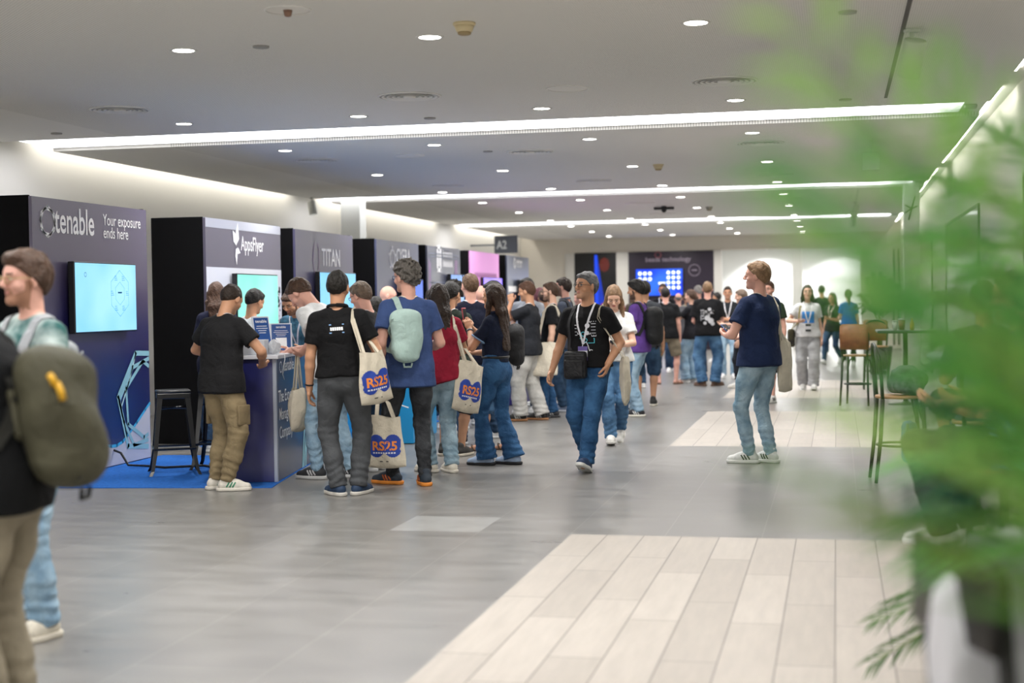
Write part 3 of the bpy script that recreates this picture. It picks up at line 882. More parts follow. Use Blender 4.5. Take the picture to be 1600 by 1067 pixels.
MB().box(-.1, .12, -.06, .1, 0, .13, bev=.004).build('carton', mat('carton_white', 'ccd0d8', rough=.4), d)
b = MB(); b.lathe([(0.001, 0), (.001, .0005)], n=4)
put_poly(b, [(.024*math.cos(a)*(1 if math.cos(a) < .6 else .8), .026*math.sin(a)+(-.004 if abs(math.cos(a)) < .3 else 0)) for a in [k*PI/10 for k in range(20)]], (-.02, -.0615, .085)); put_poly(b, [(-.004, .03), (.01, .045), (.008, .032)], (-.02, -.0615, .085)); put_poly(b, [(.03, .0), (.045, .012), (.035, -.012)], (.0, -.0615, .04))
b.build('apple_mark', mat('print_black', '1b1b22', rough=.3), d, fix=False)
d = empty('parcel', cpos(-.06, .24), R(-10), 'crumpled clear white plastic pouch beside the gift box', 'pouch')
bm = bmesh.new(); bmesh.ops.create_icosphere(bm, subdivisions=3, radius=1)
rn = random.Random(5)
for v in bm.verts: v.co = Vector((v.co.x*.06, v.co.y*.05, max(-.0, v.co.z*.07+.055)))*(1+.12*rn.uniform(-1, 1))
me = bpy.data.meshes.new('pouch'); bm.to_mesh(me); bm.free(); link_mesh('pouch', me, mat('pouch_plastic', 'd5d8dd', rough=.3, trans=.2), d)
o = MB().tube([cpos(-.05, .18), cpos(.0, .2, 1.112), cpos(.037, .2, 1.11), cpos(.04, .2, 1.06), cpos(.035, .16, 1.0), cpos(.02, .19, .93), cpos(.02, .25, .88)], .004, 6).build('cable', mat('white_plastic', 'dfe2e6', rough=.4), smooth=True)
tag(o, 'white cable hanging over the counter edge in front of the lettering', 'cable')
d = empty('paper_stack', cpos(-.4, .12), R(20), 'small pile of printed cards on the counter beside the gift box', 'cards')
for k in range(3): MB().box(-.07, .07, -.05, .05, .001+.008*k, .008+.008*k).xf(Matrix.Rotation(.2*k, 4, 'Z')).build('card', m_sw, d)


def metal_stool(loc, rz, label):
    d = empty('metal_stool', loc, rz, label, 'stool', 'black metal stools')
    m = mat('black_enamel', '101116', rough=.28, spec=.6)
    b = MB(); b.box(-.155, .155, -.155, .155, .74, .765, bev=.012)
    b.build('seat', m, d, True)
    MB().box(-.15, .15, -.15, .15, .69, .74, bev=.006).build('seat_apron', m, d)
    for sx in (-1, 1):
        for sy in (-1, 1):
            b = MB()
            pr = [(.745, .145, .05), (.5, .165, .042), (.2, .19, .036), (.04, .215, .03), (.0, .235, .03)]
            vs = []; fs = []
            for z, o_, w_ in pr:
                cx, cy = sx*o_, sy*o_
                vs += [(cx, cy, z), (cx-sx*w_, cy, z), (cx-sx*w_, cy-sy*.006, z), (cx-sx*.006, cy-sy*.006, z), (cx-sx*.006, cy-sy*w_, z), (cx, cy-sy*w_, z)]
            for i in range(len(pr)-1):
                for k in range(6): fs.append((i*6+k, i*6+(k+1) % 6, i*6+6+(k+1) % 6, i*6+6+k))
            fs += [(0, 1, 2, 3), (0, 3, 4, 5), tuple(24+k for k in (3, 2, 1, 0)), tuple(24+k for k in (5, 4, 3, 0))]
            b.add(vs, fs); b.build('leg', m, d)
    for k in range(4):
        c, s = math.cos(k*PI/2), math.sin(k*PI/2)
        p = [(.185, -.185), (.185, .185)]
        MB().tube([(x*c-y*s, x*s+y*c, .235) for x, y in p], .011, 6).build('foot_rail', m, d)
    for k in range(2):
        MB().tube([(-.15, -.15 if k else .15, .6), (.15, .15 if k else -.15, .6)], .008, 6).build('cross_brace', m, d)
    return d


sx, sy = fl(276, 740)
metal_stool((sx-.03, sy+.02, .006), R(28), 'black metal stool standing nearest on the blue carpet')
metal_stool((sx+.2, sy+.5, .006), R(12), 'black metal stool half hidden behind the nearer stool')
p = [onx(165, 716, FX+.01), onx(172, 718, FX+.1)]
o = MB().tube([(-6.795, 13.05, .16), (-6.7, 13.0, .14), (-6.6, 12.95, .03), (-6.4, 13.0, .018), (-6.2, 12.9, .018), (-5.9, 13.1, .018), (-5.5, 12.8, .018)], .012, 6).build('power_cable', mat('cable_black', '101012', rough=.5), smooth=True)
tag(o, 'black power cable lying on the blue carpet from the nearest booth panel', 'cable')

# ================================================================== RIGHT SIDE: HIGH TABLES, BAR CHAIRS, PLANTS
m_bent = mat('bentwood_black', '14110f', rough=.35)
m_brown = mat('brown_leather', '8a5a38', rough=.5, bump=.3, bscale=30, vary=.15, vscale=12)


def bar_chair(loc, rz, label, cover=None, s=1.0):
    """bentwood bar chair; back at -y, faces +y"""
    d = empty('bar_chair', loc, rz, label, 'bar chair', 'bentwood bar chairs')
    def tb(pts, r, name):
        MB().tube(pts, r, 8).build(name, m_bent, d, True)
    for sx in (-1, 1):
        tb([(sx*.2, .19, 0), (sx*.185, .17, .35), (sx*.17, .15, .69)], [.014, .017, .019], 'leg')
        tb([(sx*.2, -.23, 0), (sx*.185, -.19, .35), (sx*.175, -.17, .69)], [.014, .017, .019], 'leg')
    n = 14
    hoop = [(-.175, -.17, .69), (-.19, -.18, .85)] + [(.2*math.cos(PI-PI*k/n), -.19-.03*math.sin(PI*k/n), .98+.16*math.sin(PI*k/n)) for k in range(n+1)] + [(.19, -.18, .85), (.175, -.17, .69)]
    tb(hoop, .015, 'back_hoop')
    sb = MB(); sb.lathe([(.15, .69), (.205, .69), (.21, .7), (.205, .712), (.15, .715)], n=28); sb.build('seat', mat('seat_wood', 'a67c55', rough=.5), d, True)
    ring = [(.185*math.cos(2*PI*k/20), .185*math.sin(2*PI*k/20)-.01, .3) for k in range(21)]
    tb(ring, .011, 'foot_ring')
    for sx in (-1, 1):
        tb([(sx*.17, .15, .52), (sx*.14, .12, .63), (sx*.06, .1, .685)], .01, 'bracket')
    if cover:
        b = MB(); n = 10
        vs = []
        for i in range(n+1):
            a = -1+2*i/n
            x = .2*a; y = -.2-.035*(1-a*a)
            for yy, z in ((y-.018, .79), (y-.024, 1.0), (y-.012, 1.15), (y+.012, 1.15), (y+.024, 1.0), (y+.018, .79)):
                vs.append((x, yy, z-(.03 if abs(a) > .95 and z > 1.1 else 0)))
        fs = [(i*6+k, i*6+(k+1) % 6, i*6+6+(k+1) % 6, i*6+6+k) for i in range(n) for k in range(6)]+[tuple(range(6)), tuple(n*6+k for k in range(5, -1, -1))]
        b.add(vs, fs); b.build('back_cover', cover, d, True)
    return d


ax, ay = fl(1341, 634)
bar_chair((ax, ay+.2, 0), R(-14), 'bar chair with a brown leather back, seen from behind at the far high table', m_brown, 1)
bx, by = fl(1366, 752)
bar_chair((bx+.22, by+.1, 0), R(-84), 'black bentwood bar chair seen sideways beside the palm leaves, nearest one in focus')
bar_chair((at(1368, 25.2), 25.2, 0), R(180), 'bar chair with a brown leather back behind the far high table', m_brown)
bar_chair((.95, 10.2, 0), R(10), 'black bar chair carrying the person in grey behind the leaves')
bar_chair((at(1590, 7.4), 7.4, 0), R(60), 'black bar chair carrying the person in the blue shirt')


def high_table(loc, w, l, h, top, label, t=.04):
    d = empty('high_table', loc, 0, label, 'table', 'high tables')
    MB().box(-w/2, w/2, -l/2, l/2, h-t, h, bev=t*.45).build('tabletop', top, d, True)
    mm = mat('black_steel', '131316', rough=.4)
    MB().lathe([(.24, 0), (.24, .012), (.05, .03), (.04, .05)], n=24).build('base', mm, d, True)
    MB().tube([(0, 0, .03), (0, 0, h-t)], .035, 12).build('pedestal', mm, d, True)
    return d


high_table((1.12, 12.6, 0), .75, .9, 1.06, mat('table_pale', 'aebcc0', rough=.4), 'pale thick edged high table beside the nearest black bar chair', .07)
high_table((.95, 21.6, 0), .8, 1.2, 1.06, mat('table_dark', '1c2a26', rough=.3), 'dark high table with cups behind the brown leather bar chair')
high_table((1.3, 8.2, 0), .6, .9, 1.06, mat('table_wood', 'a67c55', rough=.5), 'brown high table hidden behind the leaves at right')
for i, (x, y, r, h, c, lab) in enumerate(((at(1398, 21.3), 21.3, .04, .12, 'd9d8d2', 'white paper cup on the dark high table'), (at(1409, 21.5), 21.5, .05, .14, '9b5a48', 'reddish printed cup on the dark high table'), (at(1425, 21.2), 21.2, .03, .17, 'd0a92a', 'yellow slim bottle on the dark high table'),
                                          (at(1406, 21.9), 21.9, .028, .24, 'a9c0b4', 'clear glass bottle standing behind the cups'))):
    d = empty('cup' if i < 2 else 'bottle', (x, y, 1.06), 0, lab, 'cup' if i < 2 else 'bottle')
    mm = mat('cup_paint', c, rough=.4)
    if i < 2:
        MB().lathe([(r*.75, 0), (r, h), (r*.9, h), (r*.7, .01)], n=20).build('cup_wall', mm, d, True)
        MB().lathe([(r*1.05, h), (r*1.05, h+.012), (r*.8, h+.02)], n=20).build('lid', mat('lid_white', 'dedede', rough=.4), d, True)
    else:
        MB().lathe([(r, 0), (r, h*.6), (r*.45, h*.78), (r*.45, h)], n=16).build('glass_body', mm, d, True)
        MB().lathe([(r*.5, h), (r*.5, h+.02)], n=12).build('cap', mat('lid_white', 'dedede', rough=.4), d, True)


def lump(name, loc, size, m, label, cat, seed=1, rz=0, rough_=.16, squash=1):
    """a soft crumpled cloth shape"""
    bm = bmesh.new(); bmesh.ops.create_icosphere(bm, subdivisions=4, radius=1)
    rn = random.Random(seed); ph = [rn.uniform(0, 6) for _ in range(9)]
    for v in bm.verts:
        p = v.co.copy()
        n = math.sin(p.x*5+ph[0]+2*math.sin(p.z*3+ph[1]))+math.sin(p.y*6+ph[2]+p.z*4)+.6*math.sin(p.z*9+ph[3]+p.x*6)
        q = Vector([math.copysign(abs(c)**.75, c) for c in p])*(1+rough_*.4*n)
        v.co = Vector((q.x*size[0], q.y*size[1], (q.z+1)*size[2]))
    zmin = min(v.co.z for v in bm.verts)
    for v in bm.verts: v.co.z = max(0, v.co.z-zmin-.01)
    me = bpy.data.meshes.new(name); bm.to_mesh(me); bm.free()
    o = link_mesh(name, me, m, None, True); o.location = loc; o.rotation_euler = (0, 0, rz)
    return tag(o, label, cat)


lump('cloth_bag', (bx+.27, by+.08, .716), (.15, .14, .12), mat('grey_pattern_cloth', '6d7a78', rough=.9, col2='2d3a3c', vscale=22, bump=.5, bscale=12), 'grey patterned cloth bag resting on the nearest bar chair seat', 'bag', 4)
# blue bag hanging under the near chair
d = empty('backpack', (bx+.3, by+.3, .12), R(8), 'bright blue rolled backpack hanging beside the nearest bar chair leg', 'bag')
b = MB(); b.box(-.06, .06, -.1, .1, 0, .36, bev=.05); b.build('body', mat('blue_nylon', '1c5fae', rough=.6, bump=.6, bscale=18), d, True)
MB().tube([(-.03, -.08, .34), (-.05, -.12, .2), (-.02, -.09, .02)], .014, 6).build('strap', mat('blue_nylon_dark', '123f77', rough=.6), d, True)


def leaf_mat(c1, c2):
    m = bpy.data.materials.new('palm_leaf'); m.use_nodes = True
    nt = m.node_tree; b = nt.nodes['Principled BSDF']; out = nt.nodes['Material Output']
    tc = nt.nodes.new('ShaderNodeTexCoord'); n = nt.nodes.new('ShaderNodeTexNoise'); n.inputs['Scale'].default_value = 3
    nt.links.new(tc.outputs['Object'], n.inputs['Vector'])
    r = nt.nodes.new('ShaderNodeValToRGB'); r.color_ramp.elements[0].color = (*lin(c1), 1); r.color_ramp.elements[1].color = (*lin(c2), 1)
    r.color_ramp.elements[0].position = .35; r.color_ramp.elements[1].position = .65
    nt.links.new(n.outputs['Fac'], r.inputs['Fac']); nt.links.new(r.outputs['Color'], b.inputs['Base Color'])
    b.inputs['Roughness'].default_value = .5
    t = nt.nodes.new('ShaderNodeBsdfTranslucent'); nt.links.new(r.outputs['Color'], t.inputs['Color'])
    mx = nt.nodes.new('ShaderNodeMixShader'); mx.inputs[0].default_value = .45
    nt.links.new(b.outputs[0], mx.inputs[1]); nt.links.new(t.outputs[0], mx.inputs[2]); nt.links.new(mx.outputs[0], out.inputs['Surface'])
    return m


def frond(mb, p0, p1, lift, nl, ll, lw, rnd):
    """one palm frond from p0 to p1, arching by lift, with nl leaflet pairs"""
    p0, p1 = Vector(p0), Vector(p1)
    N = 18
    pts = []
    for i in range(N+1):
        t = i/N
        p = p0.lerp(p1, t); p.z += lift*math.sin(PI*t**.8)*.9
        pts.append(p)
    mb.tube(pts, [.006*(1-.8*i/N)+.001 for i in range(N+1)], 5, 1)
    for j in range(nl):
        t = .22+.78*j/(nl-1)
        i = min(N-1, int(t*N)); a = pts[i].lerp(pts[i+1], t*N-i)
        d = (pts[i+1]-pts[i]).normalized()
        side = d.cross(Vector((0, 0, 1)))
        side = side.normalized() if side.length > .05 else Vector((1, 0, 0))
        up = side.cross(d)
        L = ll*(.45+.75*math.sin(PI*min(1, t*.85+.1)))*rnd.uniform(.85, 1.1)
        for s in (-1, 1):
            dr = (d*.75+side*s*.75+up*(.18+rnd.uniform(-.1, .1))).normalized()
            tip = a+dr*L-Vector((0, 0, L*.28))
            mid = a+dr*L*.5-Vector((0, 0, L*.04))
            wv = dr.cross(up).normalized()*lw/2
            cr = up*lw*.18
            mb.add([a, mid+wv+cr, mid-wv+cr, tip, mid], [(0, 4, 1), (0, 2, 4), (1, 4, 3), (2, 3, 4)], 0)


def palm(loc, pot_r, pot_h, fr, label, c1, c2, seed, ll=.3, lw=.026, nl=24, crown=None, pot='3a3a38', c3=None, c4=None):
    d = empty('potted_palm', loc, 0, label, 'plant', 'potted palms')
    rnd = random.Random(seed)
    o = Vector(loc)
    MB().lathe([(pot_r*.75, 0), (pot_r, pot_h), (pot_r*.92, pot_h), (pot_r*.88, pot_h-.05)], n=28).build('pot', mat('planter', pot, rough=.5), d, True)
    MB().lathe([(pot_r*.88, pot_h-.06), (pot_r*.88, pot_h-.045), (.01, pot_h-.03)], n=24).build('soil', mat('soil', '2b2019', rough=1), d)
    ch = crown or pot_h+.35
    b = MB()
    for k in range(4):
        a = k*PI/2+.4
        b.tube([(.05*math.cos(a), .05*math.sin(a), pot_h-.06), (.03*math.cos(a), .03*math.sin(a), (pot_h+ch)/2), (.02*math.cos(a), .02*math.sin(a), ch)], .018, 6)
    b.build('stem', mat('palm_stem', '6d7a3c', rough=.6), d, True)
    lms = [leaf_mat(c1, c2), leaf_mat(c2, c3 or c2), leaf_mat(c1, c4 or c1)]; rm = mat('leaf_rib', '7f9a45', rough=.6)
    for tip, lift in fr:
        b = MB()
        frond(b, (rnd.uniform(-.03, .03), rnd.uniform(-.03, .03), ch-.1), tuple(Vector(tip)-o), lift, nl, ll, lw, rnd)
        b.build('frond', [rnd.choice(lms), rm], d, False, fix=False)
    return d


def pt(px, py, Y):
    q = ray(px, py); return (q.x*Y/q.y, Y, CAM_H+q.z*Y/q.y)


near = [(pt(1290, 100, 1.2), .1), (pt(1250, 330, 1.35), .12), (pt(1330, 300, 1.05), .1), (pt(1480, 500, 1.2), .1), (pt(1340, 790, 1.15), .08), (pt(1420, 690, 1.35), .1), (pt(1470, 160, 1.4), .1),
        ((.75, 1.9, 1.7), .3), ((.9, 1.3, 1.4), .3), ((.6, .9, 1.75), .3), ((.8, 1.7, .9), .35), ((.45, 2.0, 1.9), .2)]
palm((.5, 1.5, 0), .2, .4, near, 'large fresh green palm close to the camera at the right edge, strongly out of focus', '5fae5a', '9ad66e', 11, .24, .022, 15, 1.0, c3='c0e884', c4='7f9a3c')
mid = [(pt(1500, 300, 2.7), .2), (pt(1500, 480, 2.6), .2), (pt(1490, 640, 2.8), .15), (pt(1480, 380, 2.5), .25), (pt(1540, 760, 2.7), .15), (pt(1500, 860, 2.6), .1), (pt(1560, 200, 3.0), .2), (pt(1590, 450, 2.5), .2),
       ((.9, 3.2, 1.9), .2), ((1.2, 2.8, 1.5), .25), ((1.0, 2.4, 1.2), .25), ((.7, 3.4, 1.7), .2), (pt(1560, 560, 2.4), .15), (pt(1480, 720, 2.9), .15), (pt(1480, 810, 2.8), .1), (pt(1530, 640, 2.5), .15), (pt(1490, 580, 2.7), .2), (pt(1520, 540, 2.6), .2), (pt(1530, 420, 3.1), .2), (pt(1580, 700, 3.0), .2)]
palm((.8, 2.5, 0), .24, .45, mid, 'dense dark green palm at the right edge behind the nearest palm', '2c7040', '4f9a55', 12, .32, .028, 20, 1.05, c3='86c46a', c4='1f5a50')
low = [(pt(1372, 968, 5.5), .12), (pt(1372, 1030, 5.45), .14), (pt(1400, 935, 5.8), .15), ((.9, 5.2, .6), .2), ((1.1, 5.8, .8), .25), ((.8, 6.2, .7), .2), ((1.2, 5.4, 1.1), .2), ((.75, 5.3, 1.25), .2), ((.95, 6.0, 1.4), .2), ((.62, 5.9, 1.05), .2)]
palm((.78, 5.6, 0), .2, .28, low, 'low palm with drooping dark fronds over the wooden floor inlay', '23451c', '4f7a30', 13, .2, .016, 30, .42)
far = [((at(1350, 30)+.0, 29.6, 1.55), .2), ((at(1362, 30), 30.2, 1.85), .15), ((at(1385, 30), 29.8, 1.8), .15), ((at(1398, 30), 30.3, 1.5), .2), ((at(1375, 30), 29.3, 1.35), .2), ((at(1372, 30), 30.5, 1.95), .1), ((at(1355, 30), 30, 1.25), .2), ((at(1392, 30), 29.5, 1.3), .2), ((at(1340, 30), 29.8, 1.3), .25)]
palm((at(1374, 30), 30.0, 0), .25, .55, far, 'spiky dark green palm beside the far right corner', '262f16', '4c5a2c', 14, .3, .03, 22, 1.0)

# near blurred coat on a chair at the bottom right
cx, cy, _ = pt(1572, 900, 3.0)
d = empty('bar_chair', (cx+.1, cy+.1, 0), R(-70), 'out of focus black chair with a pale coat at the bottom right corner', 'bar chair', 'bentwood bar chairs')
for sx in (-1, 1):
    MB().tube([(sx*.19, .2, 0), (sx*.17, .15, .69)], .018, 8).build('leg', m_bent, d, True); MB().tube([(sx*.19, -.22, 0), (sx*.17, -.17, .69), (sx*.18, -.2, 1.02)], .018, 8).build('leg', m_bent, d, True)
MB().lathe([(.15, .69), (.205, .69), (.21, .7), (.205, .712), (.15, .715)], n=24).build('seat', m_bent, d, True)
MB().box(-.19, .19, -.22, -.19, .86, 1.04, bev=.01).build('back_rail', m_bent, d, True)
lump('coat', (cx+.03, cy+.06, .6), (.09, .17, .23), mat('pale_cloth', 'c9c9cf', rough=.9, bump=.5, bscale=9), 'pale grey white coat draped over the out of focus chair at the bottom right', 'coat', 9, R(-70), .1)
# ================================================================== PEOPLE: implicit shapes -> meshes
V = lambda *a: np.array(a, dtype=float)


def nrm(v):
    v = np.asarray(v, float); n = np.linalg.norm(v)
    return v/n if n > 1e-9 else v


def rot(ax, deg):
    a = R(deg); c, s = math.cos(a), math.sin(a)
    if ax == 'x': return np.array([[1, 0, 0], [0, c, -s], [0, s, c]])
    if ax == 'y': return np.array([[c, 0, s], [0, 1, 0], [-s, 0, c]])
    return np.array([[c, -s, 0], [s, c, 0], [0, 0, 1]])


class Sdf:
    """a list of blended primitives, each with its bounding box"""
    def __init__(s): s.p = []

    def add(s, fn, lo, hi, k=.012, op='u'):
        s.p.append((fn, np.minimum(lo, hi), np.maximum(lo, hi), k, op)); return s

    def cap(s, a, b, ra, rb=None, k=.012, op='u', cut=None, fold=None, hollow=None):
        a, b = V(*a), V(*b); rb = ra if rb is None else rb
        ab = b-a; L2 = float(ab@ab)+1e-12
        def fn(X, Y, Z):
            t = np.clip(((X-a[0])*ab[0]+(Y-a[1])*ab[1]+(Z-a[2])*ab[2])/L2, 0, 1)
            d = np.sqrt((X-a[0]-t*ab[0])**2+(Y-a[1]-t*ab[1])**2+(Z-a[2]-t*ab[2])**2)-(ra+(rb-ra)*t)
            if fold is not None: d = d+fold(X, Y, Z, t)
            if cut is not None:
                for n, c in cut: d = np.maximum(d, n[0]*X+n[1]*Y+n[2]*Z-c)
            if hollow is not None: d = np.maximum(d, -hollow(X, Y, Z))
            return d
        r = max(ra, rb)+.012
        return s.add(fn, np.minimum(a, b)-r, np.maximum(a, b)+r, k, op)

    def ecap(s, a, b, side, r0, r1, k=.02, op='u', cut=None, fold=None, hollow=None):
        a, b = V(*a), V(*b); ab = b-a; L = np.linalg.norm(ab); w = ab/L
        u = V(*side); u = nrm(u-w*(u@w)); v = np.cross(w, u)
        def fn(X, Y, Z):
            x, y, z = X-a[0], Y-a[1], Z-a[2]
            tw = x*w[0]+y*w[1]+z*w[2]
            t = np.clip(tw/L, 0, 1)
            qw = tw-t*L
            qu = x*u[0]+y*u[1]+z*u[2]; qv = x*v[0]+y*v[1]+z*v[2]
            rx = r0[0]+(r1[0]-r0[0])*t; ry = r0[1]+(r1[1]-r0[1])*t; rz = np.minimum(rx, ry)
            A = (qu/rx)**2+(qv/ry)**2+(qw/rz)**2
            k0 = np.sqrt(A)+1e-9
            k1 = np.sqrt((qu/rx**2)**2+(qv/ry**2)**2+(qw/rz**2)**2)+1e-9
            d = k0*(k0-1)/k1
            if fold is not None: d = d+fold(X, Y, Z, t)
            if cut is not None:
                for n, c in cut: d = np.maximum(d, n[0]*X+n[1]*Y+n[2]*Z-c)
            if hollow is not None: d = np.maximum(d, -hollow(X, Y, Z))
            return d
        r = max(*r0, *r1)+.012
        return s.add(fn, np.minimum(a, b)-r, np.maximum(a, b)+r, k, op)

    def ell(s, c, rad, Rm=None, k=.012, op='u', cut=None, fold=None):
        c = V(*c); Rm = np.eye(3) if Rm is None else Rm
        def fn(X, Y, Z):
            x, y, z = X-c[0], Y-c[1], Z-c[2]
            q = [Rm[0, i]*x+Rm[1, i]*y+Rm[2, i]*z for i in range(3)]
            k0 = np.sqrt((q[0]/rad[0])**2+(q[1]/rad[1])**2+(q[2]/rad[2])**2)+1e-9
            k1 = np.sqrt((q[0]/rad[0]**2)**2+(q[1]/rad[1]**2)**2+(q[2]/rad[2]**2)**2)+1e-9
            d = k0*(k0-1)/k1
            if fold is not None: d = d+fold(X, Y, Z, 0)
            if cut is not None:
                for n, cc in cut: d = np.maximum(d, n[0]*X+n[1]*Y+n[2]*Z-cc)
            return d
        r = max(rad)+.012
        return s.add(fn, c-r, c+r, k, op)

    def rbox(s, c, half, rad, Rm=None, k=.006, op='u', fold=None):
        c = V(*c); Rm = np.eye(3) if Rm is None else Rm
        def fn(X, Y, Z):
            x, y, z = X-c[0], Y-c[1], Z-c[2]
            q = [np.abs(Rm[0, i]*x+Rm[1, i]*y+Rm[2, i]*z)-(half[i]-rad) for i in range(3)]
            d = np.sqrt(sum(np.maximum(a, 0)**2 for a in q))+np.minimum(np.maximum(np.maximum(q[0], q[1]), q[2]), 0)-rad
            if fold is not None: d = d+fold(X, Y, Z, 0)
            return d
        r = float(np.linalg.norm(half))+.012
        return s.add(fn, c-r, c+r, k, op)

    def bounds(s):
        us = [p for p in s.p if p[4] == 'u']
        return np.min([p[1] for p in us], 0), np.max([p[2] for p in us], 0)

    def grid(s, xs, ys, zs):
        D = np.full((len(xs), len(ys), len(zs)), .25)
        ax = (xs, ys, zs)
        for fn, lo, hi, k, op in s.p:
            sl = []
            for i in range(3):
                pad = k*1.5+.01
                i0 = int(np.searchsorted(ax[i], lo[i]-pad)); i1 = int(np.searchsorted(ax[i], hi[i]+pad))
                i0 = max(0, i0-1); i1 = min(len(ax[i]), i1+1)
                if i1-i0 < 1: break
                sl.append(slice(i0, i1))
            if len(sl) < 3: continue
            d = fn(xs[sl[0]][:, None, None], ys[sl[1]][None, :, None], zs[sl[2]][None, None, :])
            E = D[sl[0], sl[1], sl[2]]
            d = np.broadcast_to(d, E.shape)
            if op == 'u':
                h = np.clip(.5+.5*(E-d)/k, 0, 1); E = E+(d-E)*h-k*h*(1-h)
            else:
                h = np.clip(.5-.5*(E+d)/k, 0, 1); E = E+(-d-E)*h+k*h*(1-h)
            D[sl[0], sl[1], sl[2]] = E
        return D

    def at(s, P):
        X, Y, Z = P[:, 0], P[:, 1], P[:, 2]
        E = np.full(len(P), .5)
        for fn, lo, hi, k, op in s.p:
            d = fn(X, Y, Z)
            if op == 'u':
                h = np.clip(.5+.5*(E-d)/k, 0, 1); E = E+(d-E)*h-k*h*(1-h)
            else:
                E = np.maximum(E, -d)
        return E

    def push(s, P, off, it=4):
        """move points onto the level set at distance off; returns points and normals"""
        P = np.array(P, float)
        for _ in range(it):
            e = 2e-3
            d = s.at(P)
            G = np.stack([s.at(P+V(e, 0, 0))-d, s.at(P+V(0, e, 0))-d, s.at(P+V(0, 0, e))-d], 1)/e
            n = G/(np.linalg.norm(G, axis=1, keepdims=True)+1e-9)
            P = P+n*(off-d)[:, None]*.9
        return P, n


_CE = [((0, 0, 0), (1, 0, 0)), ((0, 1, 0), (1, 1, 0)), ((0, 0, 1), (1, 0, 1)), ((0, 1, 1), (1, 1, 1)),
       ((0, 0, 0), (0, 1, 0)), ((1, 0, 0), (1, 1, 0)), ((0, 0, 1), (0, 1, 1)), ((1, 0, 1), (1, 1, 1)),
       ((0, 0, 0), (0, 0, 1)), ((1, 0, 0), (1, 0, 1)), ((0, 1, 0), (0, 1, 1)), ((1, 1, 0), (1, 1, 1))]


def surfnet(xs, ys, zs, D):
    """naive surface nets: (verts, quads)"""
    ins = D < 0
    nx, ny, nz = D.shape
    c = np.zeros((nx-1, ny-1, nz-1), np.int8)
    for i in (0, 1):
        for j in (0, 1):
            for k in (0, 1): c += ins[i:nx-1+i, j:ny-1+j, k:nz-1+k]
    I, J, K = np.nonzero((c > 0) & (c < 8))
    if len(I) == 0: return np.zeros((0, 3)), np.zeros((0, 4), int)
    S = np.zeros((len(I), 3)); N = np.zeros(len(I))
    for a, b in _CE:
        da = D[I+a[0], J+a[1], K+a[2]]; db = D[I+b[0], J+b[1], K+b[2]]
        m = (da < 0) != (db < 0)
        t = np.where(m, da/np.where(m, da-db, 1), 0)
        pa = np.stack([xs[I+a[0]], ys[J+a[1]], zs[K+a[2]]], 1); pb = np.stack([xs[I+b[0]], ys[J+b[1]], zs[K+b[2]]], 1)
        S += np.where(m[:, None], pa+(pb-pa)*t[:, None], 0); N += m
    vt = S/N[:, None]
    idx = np.full((nx-1, ny-1, nz-1), -1, np.int64); idx[I, J, K] = np.arange(len(I))
    q = []
    for ax in range(3):
        A = ins; sl0 = [slice(1, -1)]*3; sl1 = [slice(1, -1)]*3
        sl0[ax] = slice(0, -1); sl1[ax] = slice(1, None)
        a, b = A[tuple(sl0)], A[tuple(sl1)]
        E = np.nonzero(a != b)
        flip = a[E]
        e = [E[0], E[1], E[2]]
        for i in range(3):
            if i != ax: e[i] = e[i]+1
        o1, o2 = [(1, 2), (2, 0), (0, 1)][ax]
        def cell(d1, d2):
            w = [e[0].copy(), e[1].copy(), e[2].copy()]; w[o1] = w[o1]-d1; w[o2] = w[o2]-d2
            return idx[w[0], w[1], w[2]]
        Q = np.stack([cell(1, 1), cell(0, 1), cell(0, 0), cell(1, 0)], 1)
        Q[~flip] = Q[~flip][:, ::-1]
        q.append(Q)
    q = np.concatenate(q)
    return vt, q[(q >= 0).all(1)]


def axis(lo, hi, h):
    n = max(4, int(math.ceil((hi-lo)/h))+1)
    return lo+np.arange(n)*h


def mesh_sdf(sd, h, lo=None, hi=None, drop=()):
    """mesh an Sdf at cell size h; quads inside the `drop` boxes are left out"""
    l, u = sd.bounds()
    lo = l-2.2*h if lo is None else np.maximum(lo, l-2.2*h); hi = u+2.2*h if hi is None else np.minimum(hi, u+2.2*h)
    xs, ys, zs = (axis(lo[i], hi[i], h) for i in range(3))
    v, q = surfnet(xs, ys, zs, sd.grid(xs, ys, zs))
    for a, b in drop:
        if len(q) == 0: break
        m = ((v > a) & (v < b)).all(1)
        q = q[~m[q].any(1)]
    return v, q


def np_mesh(name, parts, mats, parent, mat_idx=None, smooth=True):
    vs = []; qs = []; n = 0
    for v, q in parts:
        vs.append(v); qs.append(q+n); n += len(v)
    v = np.concatenate(vs); q = np.concatenate(qs)
    used = np.unique(q); mp = np.full(len(v), -1, np.int64); mp[used] = np.arange(len(used)); v = v[used]; q = mp[q]
    me = bpy.data.meshes.new(name)
    me.vertices.add(len(v)); me.vertices.foreach_set('co', v.astype(np.float32).ravel())
    me.loops.add(len(q)*4); me.loops.foreach_set('vertex_index', q.astype(np.int32).ravel())
    me.polygons.add(len(q)); me.polygons.foreach_set('loop_start', np.arange(0, len(q)*4, 4, dtype=np.int32))
    if mat_idx is not None:
        me.polygons.foreach_set('material_index', mat_idx(v[q].mean(1)).astype(np.int32))
    me.update(calc_edges=True)
    me.validate()
    return link_mesh(name, me, mats, parent, smooth)


def ik(a, b, l1, l2, hint):
    d = b-a; L = min(np.linalg.norm(d), l1+l2-.004); n = nrm(d)
    x = (l1*l1-l2*l2+L*L)/(2*L); hh = math.sqrt(max(l1*l1-x*x, 0))
    p = nrm(hint-n*(hint@n))
    return a+n*x+p*hh, a+n*L


